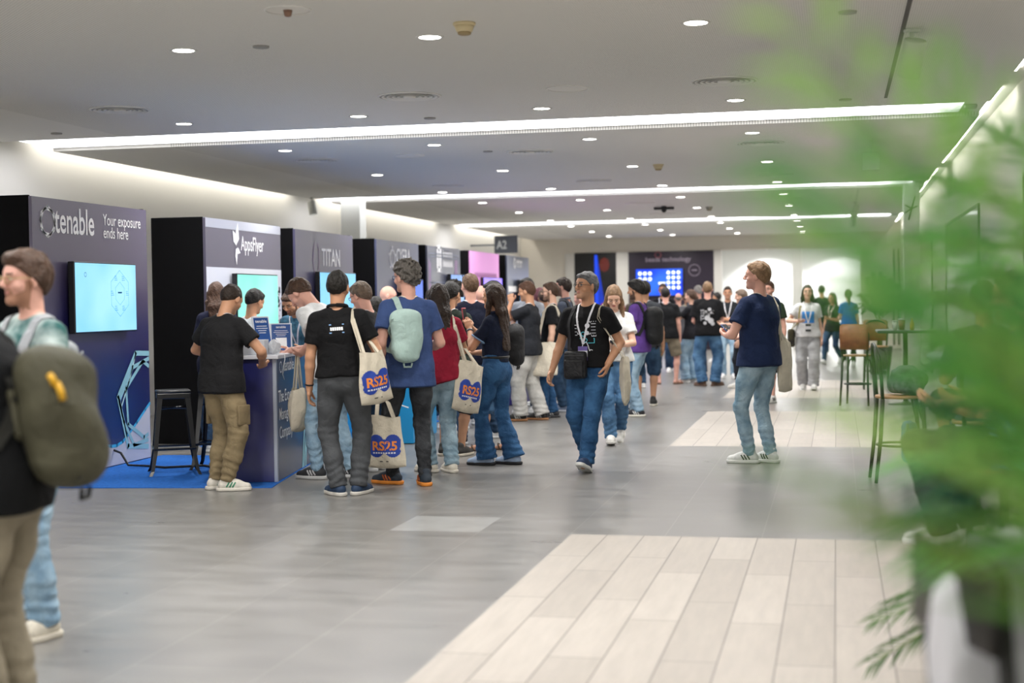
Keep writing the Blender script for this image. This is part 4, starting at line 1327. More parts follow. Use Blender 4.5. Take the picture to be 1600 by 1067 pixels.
def wrinkle(seed, amp, fr=1.0):
    ph = np.random.RandomState(seed).uniform(0, 6, 6)
    def f(X, Y, Z, t):
        return amp*(np.sin(24*fr*X+15*fr*Z+ph[0]+2*np.sin(9*fr*Z+6*Y+ph[1]))*.6+np.sin(19*fr*Z-23*fr*Y+ph[2]+1.5*np.sin(13*fr*X+ph[3]))*.6+.4*np.sin(41*fr*Z+ph[4]+11*X))
    return f


SKIN = {'fair': 'd6ab94', 'pink': 'd6a391', 'tan': 'c08f70', 'olive': 'b88a6c', 'brown': '94654a'}
HAIRC = {'black': '17130f', 'dark': '2a1e16', 'brown': '453022', 'mid': '5d4632', 'blond': '8d7150', 'grey': '6b6865', 'lightgrey': '8b8884', 'ginger': '7a5236'}


def build_shoe(root, F, s, h, upper, sole, stripe=None, name='shoe', boot=False):
    """F maps foot-local points (x side, y forward, z up; ankle over origin) to person space"""
    P = lambda *p: F(V(*p)*s)
    d0 = F(V(0, 0, 0)); up = nrm(F(V(0, 0, 1.))-d0); fw = nrm(F(V(0, 1., 0))-d0); sd_ = np.cross(fw, up)
    floor_c = float(up@d0)
    zt = floor_c+.03*s
    U = Sdf()
    U.cap(P(0, -.035, .05), P(0, .07, .048), .042*s, .044*s, .02)
    U.cap(P(0, .05, .045), P(.004, .165, .032), .043*s, .035*s, .03)
    U.cap(P(0, -.01, .06), P(0, -.012, .105), .042*s, .04*s, .02)
    U.cap(P(0, .03, .07), P(0, .1, .05), .033*s, .03*s, .03)
    cut = [(-up, -(floor_c+.012*s))]
    base = U.p[:]
    up_s = Sdf()
    def fn(X, Y, Z):
        S_ = Sdf(); S_.p = base
        shp = np.broadcast(X, Y, Z).shape
        P_ = np.stack([np.broadcast_to(a, shp).ravel() for a in (X, Y, Z)], 1)
        d = S_.at(P_).reshape(shp)
        return np.maximum(d, (floor_c+.014*s)-(up[0]*X+up[1]*Y+up[2]*Z))
    lo, hi = U.bounds(); up_s.add(fn, lo, hi, .001)
    v, q = mesh_sdf(up_s, h)
    sh = np_mesh(name, [(v, q)], cloth_or(upper), root)
    S = Sdf()
    S.cap(P(0, -.045, .02), P(0, .06, .02), .047*s, .046*s, .02)
    S.cap(P(0, .05, .02), P(.004, .165, .02), .05*s, .042*s, .03)
    b2 = S.p[:]
    so = Sdf()
    def fn2(X, Y, Z):
        S_ = Sdf(); S_.p = b2
        shp = np.broadcast(X, Y, Z).shape
        P_ = np.stack([np.broadcast_to(a, shp).ravel() for a in (X, Y, Z)], 1)
        d = S_.at(P_).reshape(shp); hh = up[0]*X+up[1]*Y+up[2]*Z-floor_c
        return np.maximum(np.maximum(d, hh-.03*s), -hh+.001)
    lo, hi = S.bounds(); so.add(fn2, lo, hi, .001)
    np_mesh('sole', [mesh_sdf(so, h)], mat('sole_rubber', sole, rough=.6), sh)
    if stripe:
        b = MB()
        for sg in (-1, 1):
            for k in range(3):
                y0 = .075-.026*k
                a = P(sg*.06, y0, .085); c = P(sg*.065, y0-.028, .03)
                pts = np.linspace(a, c, 5); pts, n = U.push(pts, .0012)
                b.ribbon(pts, n, .012*s, .002)
        b.build('stripe', mat('shoe_stripe', stripe, rough=.6), sh)
    return sh


def cloth_or(c):
    return c if not isinstance(c, str) else mat('shoe_fabric', c, rough=.7, vary=.08, vscale=40)
RES = [(.0105, .0045, .0048, .009, .006), (.0135, .006, .0062, .012, .008), (.018, .0085, .009, .017, .011)]
EYEW = mat('eye_white', 'd8d2cc', rough=.3); IRIS = mat('iris', '2a1d15', rough=.3)
FIT = {'slim': (.1, .086, .063, .061, .05), 'straight': (.102, .092, .075, .073, .068), 'wide': (.105, .1, .092, .092, .094),
       'flare': (.1, .084, .066, .08, .112), 'jogger': (.104, .095, .082, .077, .05), 'shorts': (.106, .104, .1, .1, .1)}
GROUP = 'people in the hall'


def hand(sd, wr, f, pn, side, curl, s, k=.006):
    f = nrm(f); pn = nrm(pn-f*(pn@f)); t = np.cross(f, pn)*(1 if side > 0 else -1)
    sd.ecap(wr+f*.0*s, wr+f*.04*s, t, (.028*s, .02*s), (.04*s, .018*s), .015)
    sd.ecap(wr+f*.035*s, wr+f*.078*s, t, (.041*s, .017*s), (.042*s, .014*s), .012)
    for off, L, a0 in ((.031, .07, .06), (.0105, .08, .02), (-.0105, .074, -.02), (-.031, .057, -.07)):
        p = wr+f*(.084-.1*abs(off)*.6)*s+t*off*s; a = .12+curl*.75
        for fr, r0, r1, da in ((.45, .0098, .009, curl*1.15), (.31, .009, .0082, curl*.75), (.24, .0082, .0072, 0)):
            d = f*math.cos(a)+pn*math.sin(a)+t*a0
            q = p+nrm(d)*L*fr*s; sd.cap(p, q, r0*s, r1*s, k); p = q; a += da
    p = wr+f*.022*s+t*.027*s; q = p+nrm(f*.62+t*.62+pn*.35)*.042*s; sd.cap(p, q, .0125*s, .0115*s, .01)
    r = q+nrm(f*.9+t*(.3-.3*curl)+pn*(.25+.5*curl))*.032*s; sd.cap(q, r, .0112*s, .0095*s, k)
    sd.cap(r, r+nrm(f*.9+t*(.1-.3*curl)+pn*(.3+.6*curl))*.024*s, .0095*s, .008*s, k)


def person(label, X, Y, h=1.76, face=0, sex='m', g=1.0, skin='fair', hair=('short', 'dark'), beard=None, glasses=None, lean=0, hunch=0, tw=0, sl=0,
           hp=0, hy=0, hr=0, L='hang', Rr='hang', Le=None, Re=None, Lhd=None, Rhd=None, Lpn=None, Rpn=None, Lc=.35, Rc=.35,
           fL=(-.1, 0, 0, 6, 0), fR=(.1, 0, 0, -6, 0), top=('tee', '17171a'), fit=1.0, hem=.84, slv=None, tuck=False, bottom=('straight', None), blen=None,
           shoes=('dcdcda', 'e4e4e2', None), lanyard=None, badge=None, watch=None, res=1, dz=0, hipx=0, collar=None, trim=None, belly=0, sit=False, z0=0, hem_slope=0, sandals=None, bare=False, neckc=.0):
    s = h/1.76
    root = empty('person', (X, Y, z0), R(face), label, 'person', GROUP)
    hc_b, hc_h, hc_d, hc_c, hc_s = RES[res]
    fem = sex == 'f'
    sh_w = (.146 if fem else .17)*(1+(g-1)*.5)
    pel = V(hipx, 0, dz)
    def T(x, y, z):
        r = V(x, y, 0)
        if z <= .95: return (V(x, y, z)+pel)*s
        a1, a2, a3 = lean*.5, lean, lean+hunch
        b = V(0, 0, .95)
        if z < 1.12: o = b+rot('x', -a1)@(r+V(0, 0, z-.95))
        else:
            b = b+rot('x', -a1)@V(0, 0, .17)
            if z < 1.34: o = b+rot('x', -a2)@(r+V(0, 0, z-1.12))
            else: o = b+rot('x', -a2)@V(0, 0, .22)+rot('x', -a3)@(r+V(0, 0, z-1.34))
        c = V(0, 0, .95); q = min(1, (z-.95)/.4)
        o = c+rot('y', sl*q)@(o-c)
        return (rot('z', tw*q)@o+pel)*s
    def TD(v, z=1.4): return nrm(T(v[0], v[1], z+v[2])-T(0, 0, z))
    sx = nrm(T(.1, 0, 1.4)-T(-.1, 0, 1.4)); sxp = V(1, 0, 0)
    # ---- skeleton
    nb = T(0, -.012, 1.465)
    na = (lean+hunch)*.6+hp*.4
    hc = nb+rot('z', tw*.7+hy*.3)@rot('x', -na)@V(0, .032, .168)*s
    Hm = rot('z', tw+hy)@rot('x', -hp)@rot('y', hr)
    Hd = lambda x, y, z: hc+Hm@V(x, y, z)*s
    arms = {}
    for sd_, tgt, eh, hd, pn, cu in ((-1, L, Le, Lhd, Lpn, Lc), (1, Rr, Re, Rhd, Rpn, Rc)):
        sho = T(sd_*sh_w, -.005, 1.388)
        if isinstance(tgt, str):
            w = sho+V(sd_*(.075 if tgt == 'hang' else .03), .05 if tgt == 'hang' else .0, -.54)*s
        else: w = V(*tgt)*s
        hint = V(*eh) if eh is not None else V(sd_*.45, -1, -.35)
        el, w = ik(sho, w, .29*s, .262*s, hint)
        f = nrm(w-el) if hd is None else nrm(V(*hd))
        p = V(*pn) if pn is not None else (V(-sd_, .15, 0) if abs(f[2]) > .6 else V(-sd_*.5, 0, 1.))
        arms[sd_] = (sho, el, w, f, p, cu)
    legs = {}
    for sd_, ft in ((-1, fL), (1, fR)):
        hip = V(sd_*.092, 0, .92)+pel
        fp = V(*ft[:3]); yw, pt_ = ft[3], ft[4]
        Rz = rot('z', yw)
        piv = V(0, .13, 0) if pt_ > 0 else V(0, -.06, 0)
        Rf = Rz@rot('x', -pt_)
        def F(p, fp=fp, piv=piv, Rz=Rz, Rf=Rf): return (fp+Rz@piv)*s+Rf@(np.asarray(p, float)-piv*s)
        ank = F(V(0, 0, .085)*s)
        kh = Rz@V(sd_*.12, 1, 0) if not sit else V(sd_*.2, 1, .6)
        kn, ank = ik(hip*s, ank, .435*s, .42*s, kh)
        legs[sd_] = (hip*s, kn, ank, F)
    # ---- body
    B = Sdf(); gg = g*(.9 if fem else .96)
    B.ecap(T(0, 0, .90), T(0, 0, 1.1), sxp, (.155*s*gg, .105*s*gg), (.135*s*gg, .095*s*gg), .03)
    B.ecap(T(0, 0, 1.1), T(0, .005, 1.3), sx, (.135*s*gg, .095*s*gg), (.155*s*gg, .11*s*gg), .03)
    B.ecap(T(0, 0, 1.3), T(0, -.01, 1.42), sx, (.15*s*gg, .105*s*gg), (.1*s, .06*s), .03)
    B.cap(nb+(nb-hc)*.15, Hd(0, -.025, -.05), (.056 if not fem else .047)*s, (.053 if not fem else .044)*s, .025)
    for sd_ in (-1, 1):
        sho, el, w, f, p, cu = arms[sd_]; a = .9 if fem else 1.0
        B.cap(T(0, -.015, 1.445), sho, .045*s*a, .046*s*a, .025)
        m = sho+(el-sho)*.45
        B.cap(sho, m, .053*s*a, .048*s*a, .02); B.cap(m, el, .048*s*a, .04*s*a, .015)
        m = el+(w-el)*.3
        B.cap(el, m, .04*s*a, .041*s*a, .015); B.cap(m, w, .041*s*a, .027*s*a, .015)
        hand(B, w, f, p, sd_, cu, s*(.92 if fem else 1))
        hip, kn, ank, F = legs[sd_]
        lk = .8 if blen is None else 1
        B.cap(hip, kn, .083*s*gg*lk, .055*s*lk, .03)
        m = kn+(ank-kn)*.3+nrm(np.cross(kn-ank, V(1, 0, 0)))*-.008*s
        B.cap(kn, m, .054*s*lk, .056*s*lk, .02); B.cap(m, ank, .055*s*lk, .035*s, .02)
        B.cap(F(V(0, -.03, .04)*s), F(V(0, .09, .035)*s), .033*s, .032*s, .02)
        B.cap(F(V(0, .08, .032)*s), F(V(0, .165, .022)*s), .034*s, .02*s, .02); B.cap(ank, F(V(0, 0, .045)*s), .036*s, .036*s, .02)
    ew = .93 if fem else 1.0
    B.ell(Hd(0, -.012, .022), V(.074, .097, .102)*s, Hm, .01)
    B.ell(Hd(0, .018, -.05), V(.058*ew, .068, .064)*s, Hm, .03)
    B.ell(Hd(0, .045, .03), V(.062, .05, .055)*s, Hm, .02)
    B.cap(Hd(-.012, .066, -.094), Hd(.012, .066, -.094), .022*s*ew, None, .022)
    for e in (-1, 1):
        B.cap(Hd(e*.016, .083, .024), Hd(e*.046, .072, .024), .0105*s, .009*s, .012)
        B.ell(Hd(e*.046, .055, -.028), V(.024, .024, .022)*s, Hm, .018)
        B.ell(Hd(e*.032, .1, .004), V(.019, .018, .0125)*s, Hm, .01, 'sub')
        B.ell(Hd(e*.032, .0775, .004), V(.014, .0135, .0115)*s, Hm, .003)
        B.ell(Hd(e*.079, -.008, -.006), V(.009, .022, .033)*s, Hm@rot('z', e*-18), .006)
    B.cap(Hd(0, .09, .016), Hd(0, .11, -.022), .0085*s, .0125*s, .012)
    for e in (-1, 1): B.ell(Hd(e*.011, .1, -.027), V(.009, .01, .008)*s, Hm, .007)
    B.cap(Hd(-.016, .081, -.0525), Hd(.016, .081, -.0525), .0065*s, None, .007)
    B.cap(Hd(-.013, .081, -.0615), Hd(.013, .081, -.0615), .0068*s, None, .007)
    B.cap(Hd(-.02, .0945, -.0565), Hd(.02, .0945, -.0565), .0035*s, None, .004, 'sub')
    hl, hu = hc-.2*s, hc+.2*s
    hl = np.array([hc[0]-.125*s, hc[1]-.15*s, hc[2]-.125*s]); hu = np.array([hc[0]+.125*s, hc[1]+.15*s, hc[2]+.16*s])
    boxes = [(hl, hu, hc_h)]
    for sd_ in (-1, 1):
        sho, el, w, f, p, cu = arms[sd_]; c = w+f*.09*s
        boxes.append((c-.125*s, c+.125*s, hc_d))
    parts = [mesh_sdf(B, hc_b, drop=[(a+1.3*hc_b, b-1.3*hc_b) for a, b, _ in boxes])]
    for i, (a, b, hh) in enumerate(boxes):
        v, q = mesh_sdf(B, hh, a, b, drop=[(A+hc_b, C-hc_b) for A, C, _ in boxes[:i]])
        parts.append((v, q))
    hk = HAIRC.get(hair[1], hair[1]) if hair else '2a1e16'
    sk = SKIN.get(skin, skin)
    skm = mat('skin', sk, rough=.5, spec=.35, vary=.05, vscale=14)
    lipm = mat('lip', {'94654a': '7a4a3c'}.get(sk, 'b4756a') if not fem else 'b8645e', rough=.4)
    brm = mat('brow', hk, rough=.8)
    bl = [.62*a+.38*b for a, b in zip([int(sk[i:i+2], 16) for i in (0, 2, 4)], [int(HAIRC.get(beard or 'dark', '2a1e16')[i:i+2], 16) for i in (0, 2, 4)])]
    if beard: bl = [.42*a+.58*int(HAIRC[beard][i:i+2], 16) for a, i in zip([int(sk[i:i+2], 16) for i in (0, 2, 4)], (0, 2, 4))]
    else: bl = [.9*a+.1*b for a, b in zip([int(sk[i:i+2], 16) for i in (0, 2, 4)], [0x50]*3)]
    stm = mat('beard_shade' if beard else 'chin_skin', '%02x%02x%02x' % tuple(int(v) for v in bl), rough=.7)
    def mi(c):
        l = (c-hc)@Hm/s; x, y, z = np.abs(l[:, 0]), l[:, 1], l[:, 2]
        o = np.zeros(len(c), np.int32)
        if not fem:
            o[(z < -.05-.45*np.maximum(0, y-.035)) & (y > .0) & (z > -.13) & (x < .078)] = 5
            o[(x < .034-.25*np.maximum(0, z+.06)) & (z < -.04) & (z > -.12) & (y > .07)] = 5
            if beard: o[(z < -.005) & (y > .0) & (y < .03) & (x > .05) & (z > -.12)] = 5
            o[(y > .088) & (z > -.04)] = 0
        o[(x < .019) & (z < -.0495) & (z > -.0655) & (y > .076)] = 4
        e = ((x-.032)/.0135)**2+((z-.004)/.0055)**2 < 1
        o[e & (y > .06)] = 1
        o[(((x-.032)/.0065)**2+((z-.004)/.0058)**2 < 1) & (y > .06)] = 2
        o[(((x-.033)/.0155)**2+((z-.0095)/.003)**2 < 1) & (y > .06)] = 3
        o[(x > .013) & (x < .05) & (z > .021+.1*(x-.013)) & (z < .031+.06*(x-.013)) & (y > .055)] = 3
        return o
    np_mesh('body', parts, [skm, EYEW, IRIS, brm, lipm, stm], root, mi)
    # ---- trousers
    kind, bm_ = bottom
    ft = FIT[kind]
    P = Sdf(); wr = wrinkle(int(abs(X*100+Y*37)) % 9999,   .0024)
    pg = g*(1.03 if fem else 1)
    wz = 1.06 if tuck else 1.0
    P.ecap(T(0, 0, .9), T(0, 0, wz), sxp, (.162*s*pg, .118*s*pg), ((.15 if fem else .16)*s*pg, .112*s*pg), .03, cut=[(TD((0, 0, 1), .97), TD((0, 0, 1), .97)@T(0, 0, wz+.02))])
    for e in (-1, 1):
        hip, kn, ank, F = legs[e]
        bd = nrm(np.cross(kn-hip, V(1, 0, 0)))
        P.ell(hip+V(-e*.012, -.04, -.02)*s, V(.086, .082, .1)*s*pg, None, .035)
        if blen is None:
            cz = .055 if kind != 'jogger' else .075
            dn = nrm(ank-kn); hemp = ank+dn*(.085-cz)*s*.6
        else:
            tt = (blen-.5)/.42
            hemp = kn+(hip-kn)*tt if blen > .5 else kn+(ank-kn)*((.5-blen)/.42)
            dn = nrm(kn-hip) if blen > .5 else nrm(ank-kn)
        ct = [(dn, float(dn@hemp))]
        def fold(XX, YY, ZZ, t, kn=kn, ank=ank, e=e):
            low = np.exp(-((ZZ-(ank[2]+.06*s))/(.13*s))**2)*.0045; kne = np.exp(-((ZZ-kn[2])/(.1*s))**2)*.0022
            a = np.arctan2(YY-ank[1], XX-ank[0])
            return wr(XX, YY, ZZ, t)+(low+kne)*np.sin(ZZ*105/s+2.6*np.sin(a+e)+1.3*np.sin(2*a)+e)
        m1 = hip+(kn-hip)*.5
        P.cap(hip+V(0, 0, .0)*s, m1, ft[0]*s*pg, ft[1]*s*pg, .035, cut=ct if blen and blen > .5 else None, fold=wr)
        if not (blen and blen > .72):
            P.cap(m1, kn, ft[1]*s*pg, ft[2]*s, .03, cut=ct if blen and blen > .5 else None, fold=fold)
        if blen is None or blen < .5:
            m2 = kn+(ank-kn)*.5; en = ank+(ank-kn)*.16
            P.cap(kn, m2, ft[2]*s, ft[3]*s, .03, cut=ct, fold=fold); P.cap(m2, en, ft[3]*s, ft[4]*s, .03, cut=ct, fold=fold)
    tr = np_mesh('trousers' if blen is None or blen < .5 else 'shorts', [mesh_sdf(P, hc_c)], bm_, root)
    # ---- shirt
    kt, tc = top[0], top[1]
    S = Sdf(); w2 = wrinkle(int(abs(X*77+Y*91)) % 9999, .0035, .8)
    fx = fit*g
    hz = hem if not tuck else 1.0
    ch = TD((0, 0, 1), 1.0) if hz >= .95 else V(0, 0, 1.)
    hp_ = T(0, 0, hz)
    hc_cut = [(-(ch+V(hem_slope, 0, 0)), float(-(ch+V(hem_slope, 0, 0))@hp_))]
    hipw = (.184 if not tuck else .148)*(1.02 if fem else 1)
    wst = .158 if not fem else (.142 if not tuck else .135)
    S.ecap(T(0, .0, min(hz, .92)-.03), T(0, belly*.5, 1.1), sxp, (hipw*s*fx*1.06, (.146 if not tuck else .128)*s*fx), (wst*s*fx*1.06, (.118+belly*.5)*s*fx), .03, cut=hc_cut, fold=w2)
    if not tuck:
        S.ecap(T(0, 0, .9), T(0, 0, 1.0), sxp, (.176*s*pg, .134*s*pg), (.17*s*pg, .126*s*pg), .03, cut=hc_cut, fold=w2)
        for e in (-1, 1):
            hip, kn, ank, F = legs[e]
            S.ell(hip+V(-e*.012, -.04, -.02)*s, V(.1, .096, .114)*s*pg, None, .035, cut=hc_cut, fold=w2)
            if not sit: S.cap(hip, hip+(kn-hip)*.5, (ft[0]+.013)*s*pg, (ft[1]+.013)*s*pg, .035, cut=hc_cut, fold=w2)
    S.ecap(T(0, belly*.5, 1.1), T(0, .0, 1.3), sx, (wst*s*fx*1.06, (.118+belly*.5)*s*fx), ((.172 if not fem else .152)*s*fx, .125*s*fx), .03, fold=w2)
    S.ecap(T(0, 0, 1.28), T(0, -.012, 1.405), sx, ((.172 if not fem else .15)*s*fx, .125*s*fx), ((.15 if not fem else .128)*s*fx, .078*s), .03, fold=w2)
    if fem:
        for e in (-1, 1): S.ell(T(e*.07, .085, 1.27), V(.066, .055, .062)*s, None, .03)
    sl_r = slv if slv is not None else {'tee': .62, 'polo': .58, 'long': 1.9, 'crop': .4}.get(kt, .62)
    SB = Sdf()
    for e in (-1, 1):
        sho, el, w, f, p, cu = arms[e]
        a = .92 if fem else 1
        S.cap(T(e*.05, -.016, 1.432), sho, .048*s, .054*s*a, .025, fold=w2)
        if sl_r <= 1:
            en = sho+(el-sho)*sl_r; ax_ = nrm(el-sho)
            ra, rb = .06*s*a*fit, (.07+.007*(fit-1)*5)*s*a*fit
            e0 = en-ax_*.05*s; e1 = en+ax_*.05*s; ri = rb-.008
            def hol(XX, YY, ZZ, e0=e0, ax_=ax_, ri=ri):
                x, y, z = XX-e0[0], YY-e0[1], ZZ-e0[2]; t = x*ax_[0]+y*ax_[1]+z*ax_[2]
                d = np.sqrt(np.maximum(x*x+y*y+z*z-t*t, 0))-ri
                return np.maximum(d, -t)
            S.cap(sho, en+ax_*.06*s, ra, rb, .03, cut=[(ax_, float(ax_@en))], fold=w2)
        else:
            S.cap(sho, el, .06*s*a*fit, .055*s*a*fit, .025, fold=w2)
            en = el+(w-el)*(sl_r-1); ax_ = nrm(w-el)
            S.cap(el, en+ax_*.05*s, .055*s*a*fit, .044*s*a*fit, .02, cut=[(ax_, float(ax_@en))], fold=w2)
    S.ell(nb+nrm(hc-nb)*.055*s+TD((0, 1, 0))*.014*s, V(.068, .072, .052)*s*(1+neckc), rot('z', tw)@rot('x', -(lean+hunch)), .008, 'sub')
    shirt = np_mesh('shirt' if kt != 'long' else 'sweater', [mesh_sdf(S, hc_c)], tc if not isinstance(tc, str) else cloth(tc), root)
    if kt == 'polo' or collar:
        b = MB(); n = 14
        pts = [nb+rot('z', tw)@(V(.08*math.sin(2*PI*k/n+PI), -.072*math.cos(2*PI*k/n)+.004, 0)*s)+nrm(hc-nb)*(.02+.012*math.cos(2*PI*k/n))*s for k in range(n+1)]
        b.tube(pts, .016*s, 6, flat=.008); b.build('collar', tc if not isinstance(tc, str) else cloth(collar or tc), shirt, True)
    if trim:
        for e in (-1, 1):
            sho, el, w, f, p, cu = arms[e]; en = sho+(el-sho)*(sl_r-.02); ax_ = nrm(el-sho); u = nrm(np.cross(ax_, V(0, 1, .3))); v_ = np.cross(ax_, u)
            ring, nn = S.push(np.array([en+(u*math.cos(2*PI*k/16)+v_*math.sin(2*PI*k/16))*.07*s for k in range(17)]), .002)
            ring[-1] = ring[0]
            MB().tube([tuple(r) for r in ring], .008*s, 6).build('cuff_trim', cloth(trim), shirt, True)
    # ---- shoes
    if not bare:
        for e in (-1, 1):
            F = legs[e][3]
            if sandals:
                so = Sdf(); fz = F(V(0, 0, 0)); up = nrm(F(V(0, 0, 1.))-fz)
                b = MB(); N = 16
                o = [(.04*math.sin(2*PI*k/N)*(1.1 if math.cos(2*PI*k/N) > 0 else .9), .055+.135*math.cos(2*PI*k/N)) for k in range(N)]
                vs = [tuple(F(V(x, y, z)*s)) for z in (.0005, .02) for x, y in o]
                b.add(vs, [tuple(range(N))[::-1], tuple(range(N, 2*N))]+[(k, (k+1) % N, N+(k+1) % N, N+k) for k in range(N)])
                for yy in (.1, .0):
                    b.tube([tuple(F(V(.042*math.cos(PI*k/6), yy+.03*math.sin(PI*k/6), .015+.06*math.sin(PI*k/6))*s)) for k in range(7)], .009*s, 6, flat=.004)
                b.build('sandal', mat('sandal_leather', sandals, rough=.6), root, True)
            else:
                build_shoe(root, F, s, hc_s, shoes[0], shoes[1], shoes[2] if len(shoes) > 2 else None)
    # ---- hair
    if hair and hair[0] != 'bald':
        st = hair[0]
        H = Sdf(); hm = mat('hair', hk, rough=.55, bump=.8, bscale=38, vary=.22, vscale=28, spec=.35)
        th = {'buzz': .003, 'short': .011, 'crop': .008, 'curly': .022, 'full': .02, 'long': .013, 'pony': .009, 'thin': .006, 'fringe': .007}.get(st, .01)
        nl = V(0, .8, -1.0)/1.2806; c0 = -.003 if st not in ('thin', 'fringe') else -.03
        if st == 'long': nl = V(0, 1.3, -1)/1.64; c0 = .018
        nw = Hm@nl
        hf = None
        if st == 'curly':
            def hf(XX, YY, ZZ, t): return .006*(np.sin(95*XX+3*np.sin(60*ZZ))+np.sin(88*YY+3*np.sin(70*XX+1))+np.sin(92*ZZ+2*np.sin(50*YY)))
        else:
            def hf(XX, YY, ZZ, t): return .0018*(np.sin(120*XX+40*ZZ)+np.sin(90*YY+2*np.sin(60*XX)))
        ct = [(nw, float(nw@(hc))+c0*s)]
        if st == 'fringe':
            uz = Hm@V(0, 0, 1.); ct = ct+[(uz, float(uz@hc)+.035*s)]; 
        elif st == 'thin':
            uf = Hm@nrm(V(0, .5, .85)); ct = ct+[(uf, float(uf@hc)+.1*s)]
        H.ell(Hd(0, -.016, .024), V(.078+th*.7, .1+th, .104+th*1.0)*s, Hm, .01, cut=ct, fold=hf)
        if st in ('full', 'curly'):
            H.ell(Hd(0, .045, .1), V(.06, .05, .03)*s*(1.1 if st == 'full' else 1.05), Hm, .02, fold=hf)
        if st in ('short', 'crop'):
            H.ell(Hd(0, .05, .088), V(.058, .04, .022)*s, Hm, .025, fold=hf)
        if st == 'long':
            L_ = hair[2] if len(hair) > 2 else .34
            b0 = Hd(0, -.05, .0); b1 = Hd(0, -.06, -.1)*.35+(T(0, -.115, 1.62-L_))*.65
            b1 = T(0, -.125, 1.63-L_); bm0 = (Hd(0, -.075, -.1)+T(0, -.1, 1.45))*.5
            H.ecap(b0, bm0, Hm@V(1, 0, 0), (.09*s, .055*s), (.088*s, .045*s), .03, fold=hf)
            H.ecap(bm0, b1, sx, (.088*s, .042*s), (.07*s, .022*s), .03, fold=hf)
            for e in (-1, 1):
                q0 = Hd(e*.074, .01, .03); q1 = Hd(e*.086, .0, -.08); q2 = T(e*.1, .07 if len(hair) > 3 else -.03, 1.56-L_*.75)
                H.cap(q0, q1, .02*s, .026*s, .02, fold=hf); H.cap(q1, q2, .027*s, .014*s, .02, fold=hf)
        if st == 'pony':
            H.cap(Hd(0, -.105, .03), Hd(0, -.135, -.03), .03*s, .035*s, .02, fold=hf); H.cap(Hd(0, -.135, -.03), Hd(0, -.12, -.24), .034*s, .012*s, .02, fold=hf)
        v, q = mesh_sdf(H, hc_h*1.1)
        if len(q): np_mesh('hair', [(v, q)], hm, root)
    if glasses:
        b = MB(); r = .0022*s if res == 0 else .003*s
        for e in (-1, 1):
            fr = [Hd(e*.033+.023*math.cos(2*PI*k/14), .103-.35*abs(e*.033+.023*math.cos(2*PI*k/14))*.3, .002+.016*math.sin(2*PI*k/14)) for k in range(15)]
            b.tube([tuple(p) for p in fr], r, 5); b.tube([tuple(Hd(e*.056, .096, .006)), tuple(Hd(e*.083, .05, .008)), tuple(Hd(e*.086, -.02, .006))], r, 5)
        b.tube([tuple(Hd(-.011, .1, .006)), tuple(Hd(0, .112, .01)), tuple(Hd(.011, .1, .006))], r, 5)
        b.build('glasses', mat('spectacle_frame', glasses, rough=.3), root, True)
    rig = dict(root=root, T=T, S=S, P=P, B=B, s=s, arms=arms, legs=legs, hc=hc, Hm=Hm, shirt=shirt, nb=nb, face=face, X=X, Y=Y, z0=z0, sx=sx, tr=tr)
    if lanyard:
        pts = []
        for x, y, z in ((0, .13, 1.13), (-.022, .13, 1.22), (-.045, .12, 1.32), (-.065, .07, 1.42), (-.072, .0, 1.475), (-.05, -.055, 1.49), (0, -.075, 1.49), (.05, -.055, 1.49), (.072, .0, 1.475), (.065, .07, 1.42), (.045, .12, 1.32), (.022, .13, 1.22), (0, .13, 1.13)):
            pts.append(T(x, y, z))
        fine = np.array([pts[i]+(pts[i+1]-pts[i])*t for i in range(len(pts)-1) for t in (0, .33, .66)]+[pts[-1]])
        q, n = S.push(fine, .004)
        b = MB(); b.ribbon(q, n, .017*s, .0025)
        ly = b.build('lanyard', cloth(lanyard, 'ribbon'), root)
        e0 = q[-1]
        b = MB(); dn = -TD((0, 0, 1), 1.15); fw = TD((0, 1, 0), 1.15)
        if badge:
            w_, h_ = .088*s, .125*s
            c = e0+fw*.006+V(0, 0, -.02)
            x_ = sx
            for zz0, zz1, ii in ((-h_, -h_*.72, 1), (-h_*.72, -h_*.3, 0), (-h_*.3, 0, 1)):
                vs = [tuple(c+x_*a*w_/2+fw*o+V(0, 0, z_)) for o in (0, .004) for a, z_ in ((-1, zz0), (1, zz0), (1, zz1), (-1, zz1))]
                b.add(vs, [(0, 3, 2, 1), (4, 5, 6, 7), (0, 1, 5, 4), (1, 2, 6, 5), (2, 3, 7, 6), (3, 0, 4, 7)], ii)
            b.build('badge', [mat('badge_white', 'd8d8de', rough=.4), mat('badge_colour', badge, rough=.4)], ly)
    if watch:
        e = -1 if watch[0] == 'L' else 1
        sho, el, w, f, p, cu = arms[e]; ax_ = nrm(w-el); u = nrm(np.cross(ax_, V(0.3, 1, .2))); v_ = np.cross(ax_, u)
        c = w-ax_*.035*s
        b = MB(); b.tube([tuple(c+(u*math.cos(2*PI*k/16)+v_*math.sin(2*PI*k/16))*.031*s) for k in range(17)], .011*s, 6, flat=.004)
        b.build('watch', mat('watch_black', watch[1], rough=.4), root, True)
    return rig


# ------------------------------------------------------------------ things people carry
def carried(P_, name, base, label, cat, group=None):
    """Empty for a carried thing; base in the person's own coordinates. Returns (empty, shift)"""
    s_, c_ = math.sin(R(P_['face'])), math.cos(R(P_['face']))
    w = (P_['X']+c_*base[0]-s_*base[1], P_['Y']+s_*base[0]+c_*base[1], P_['z0']+base[2])
    d = empty(name, w, R(P_['face']), label, cat, group)
    return d, V(*base)


def shifted(mb, base):
    mb.v = [(x-base[0], y-base[1], z-base[2]) for x, y, z in mb.v]
    return mb


CANVAS = mat('natural_canvas', 'cfc6b4', rough=.9, bump=.5, bscale=22, vary=.06, vscale=10, spec=.2)


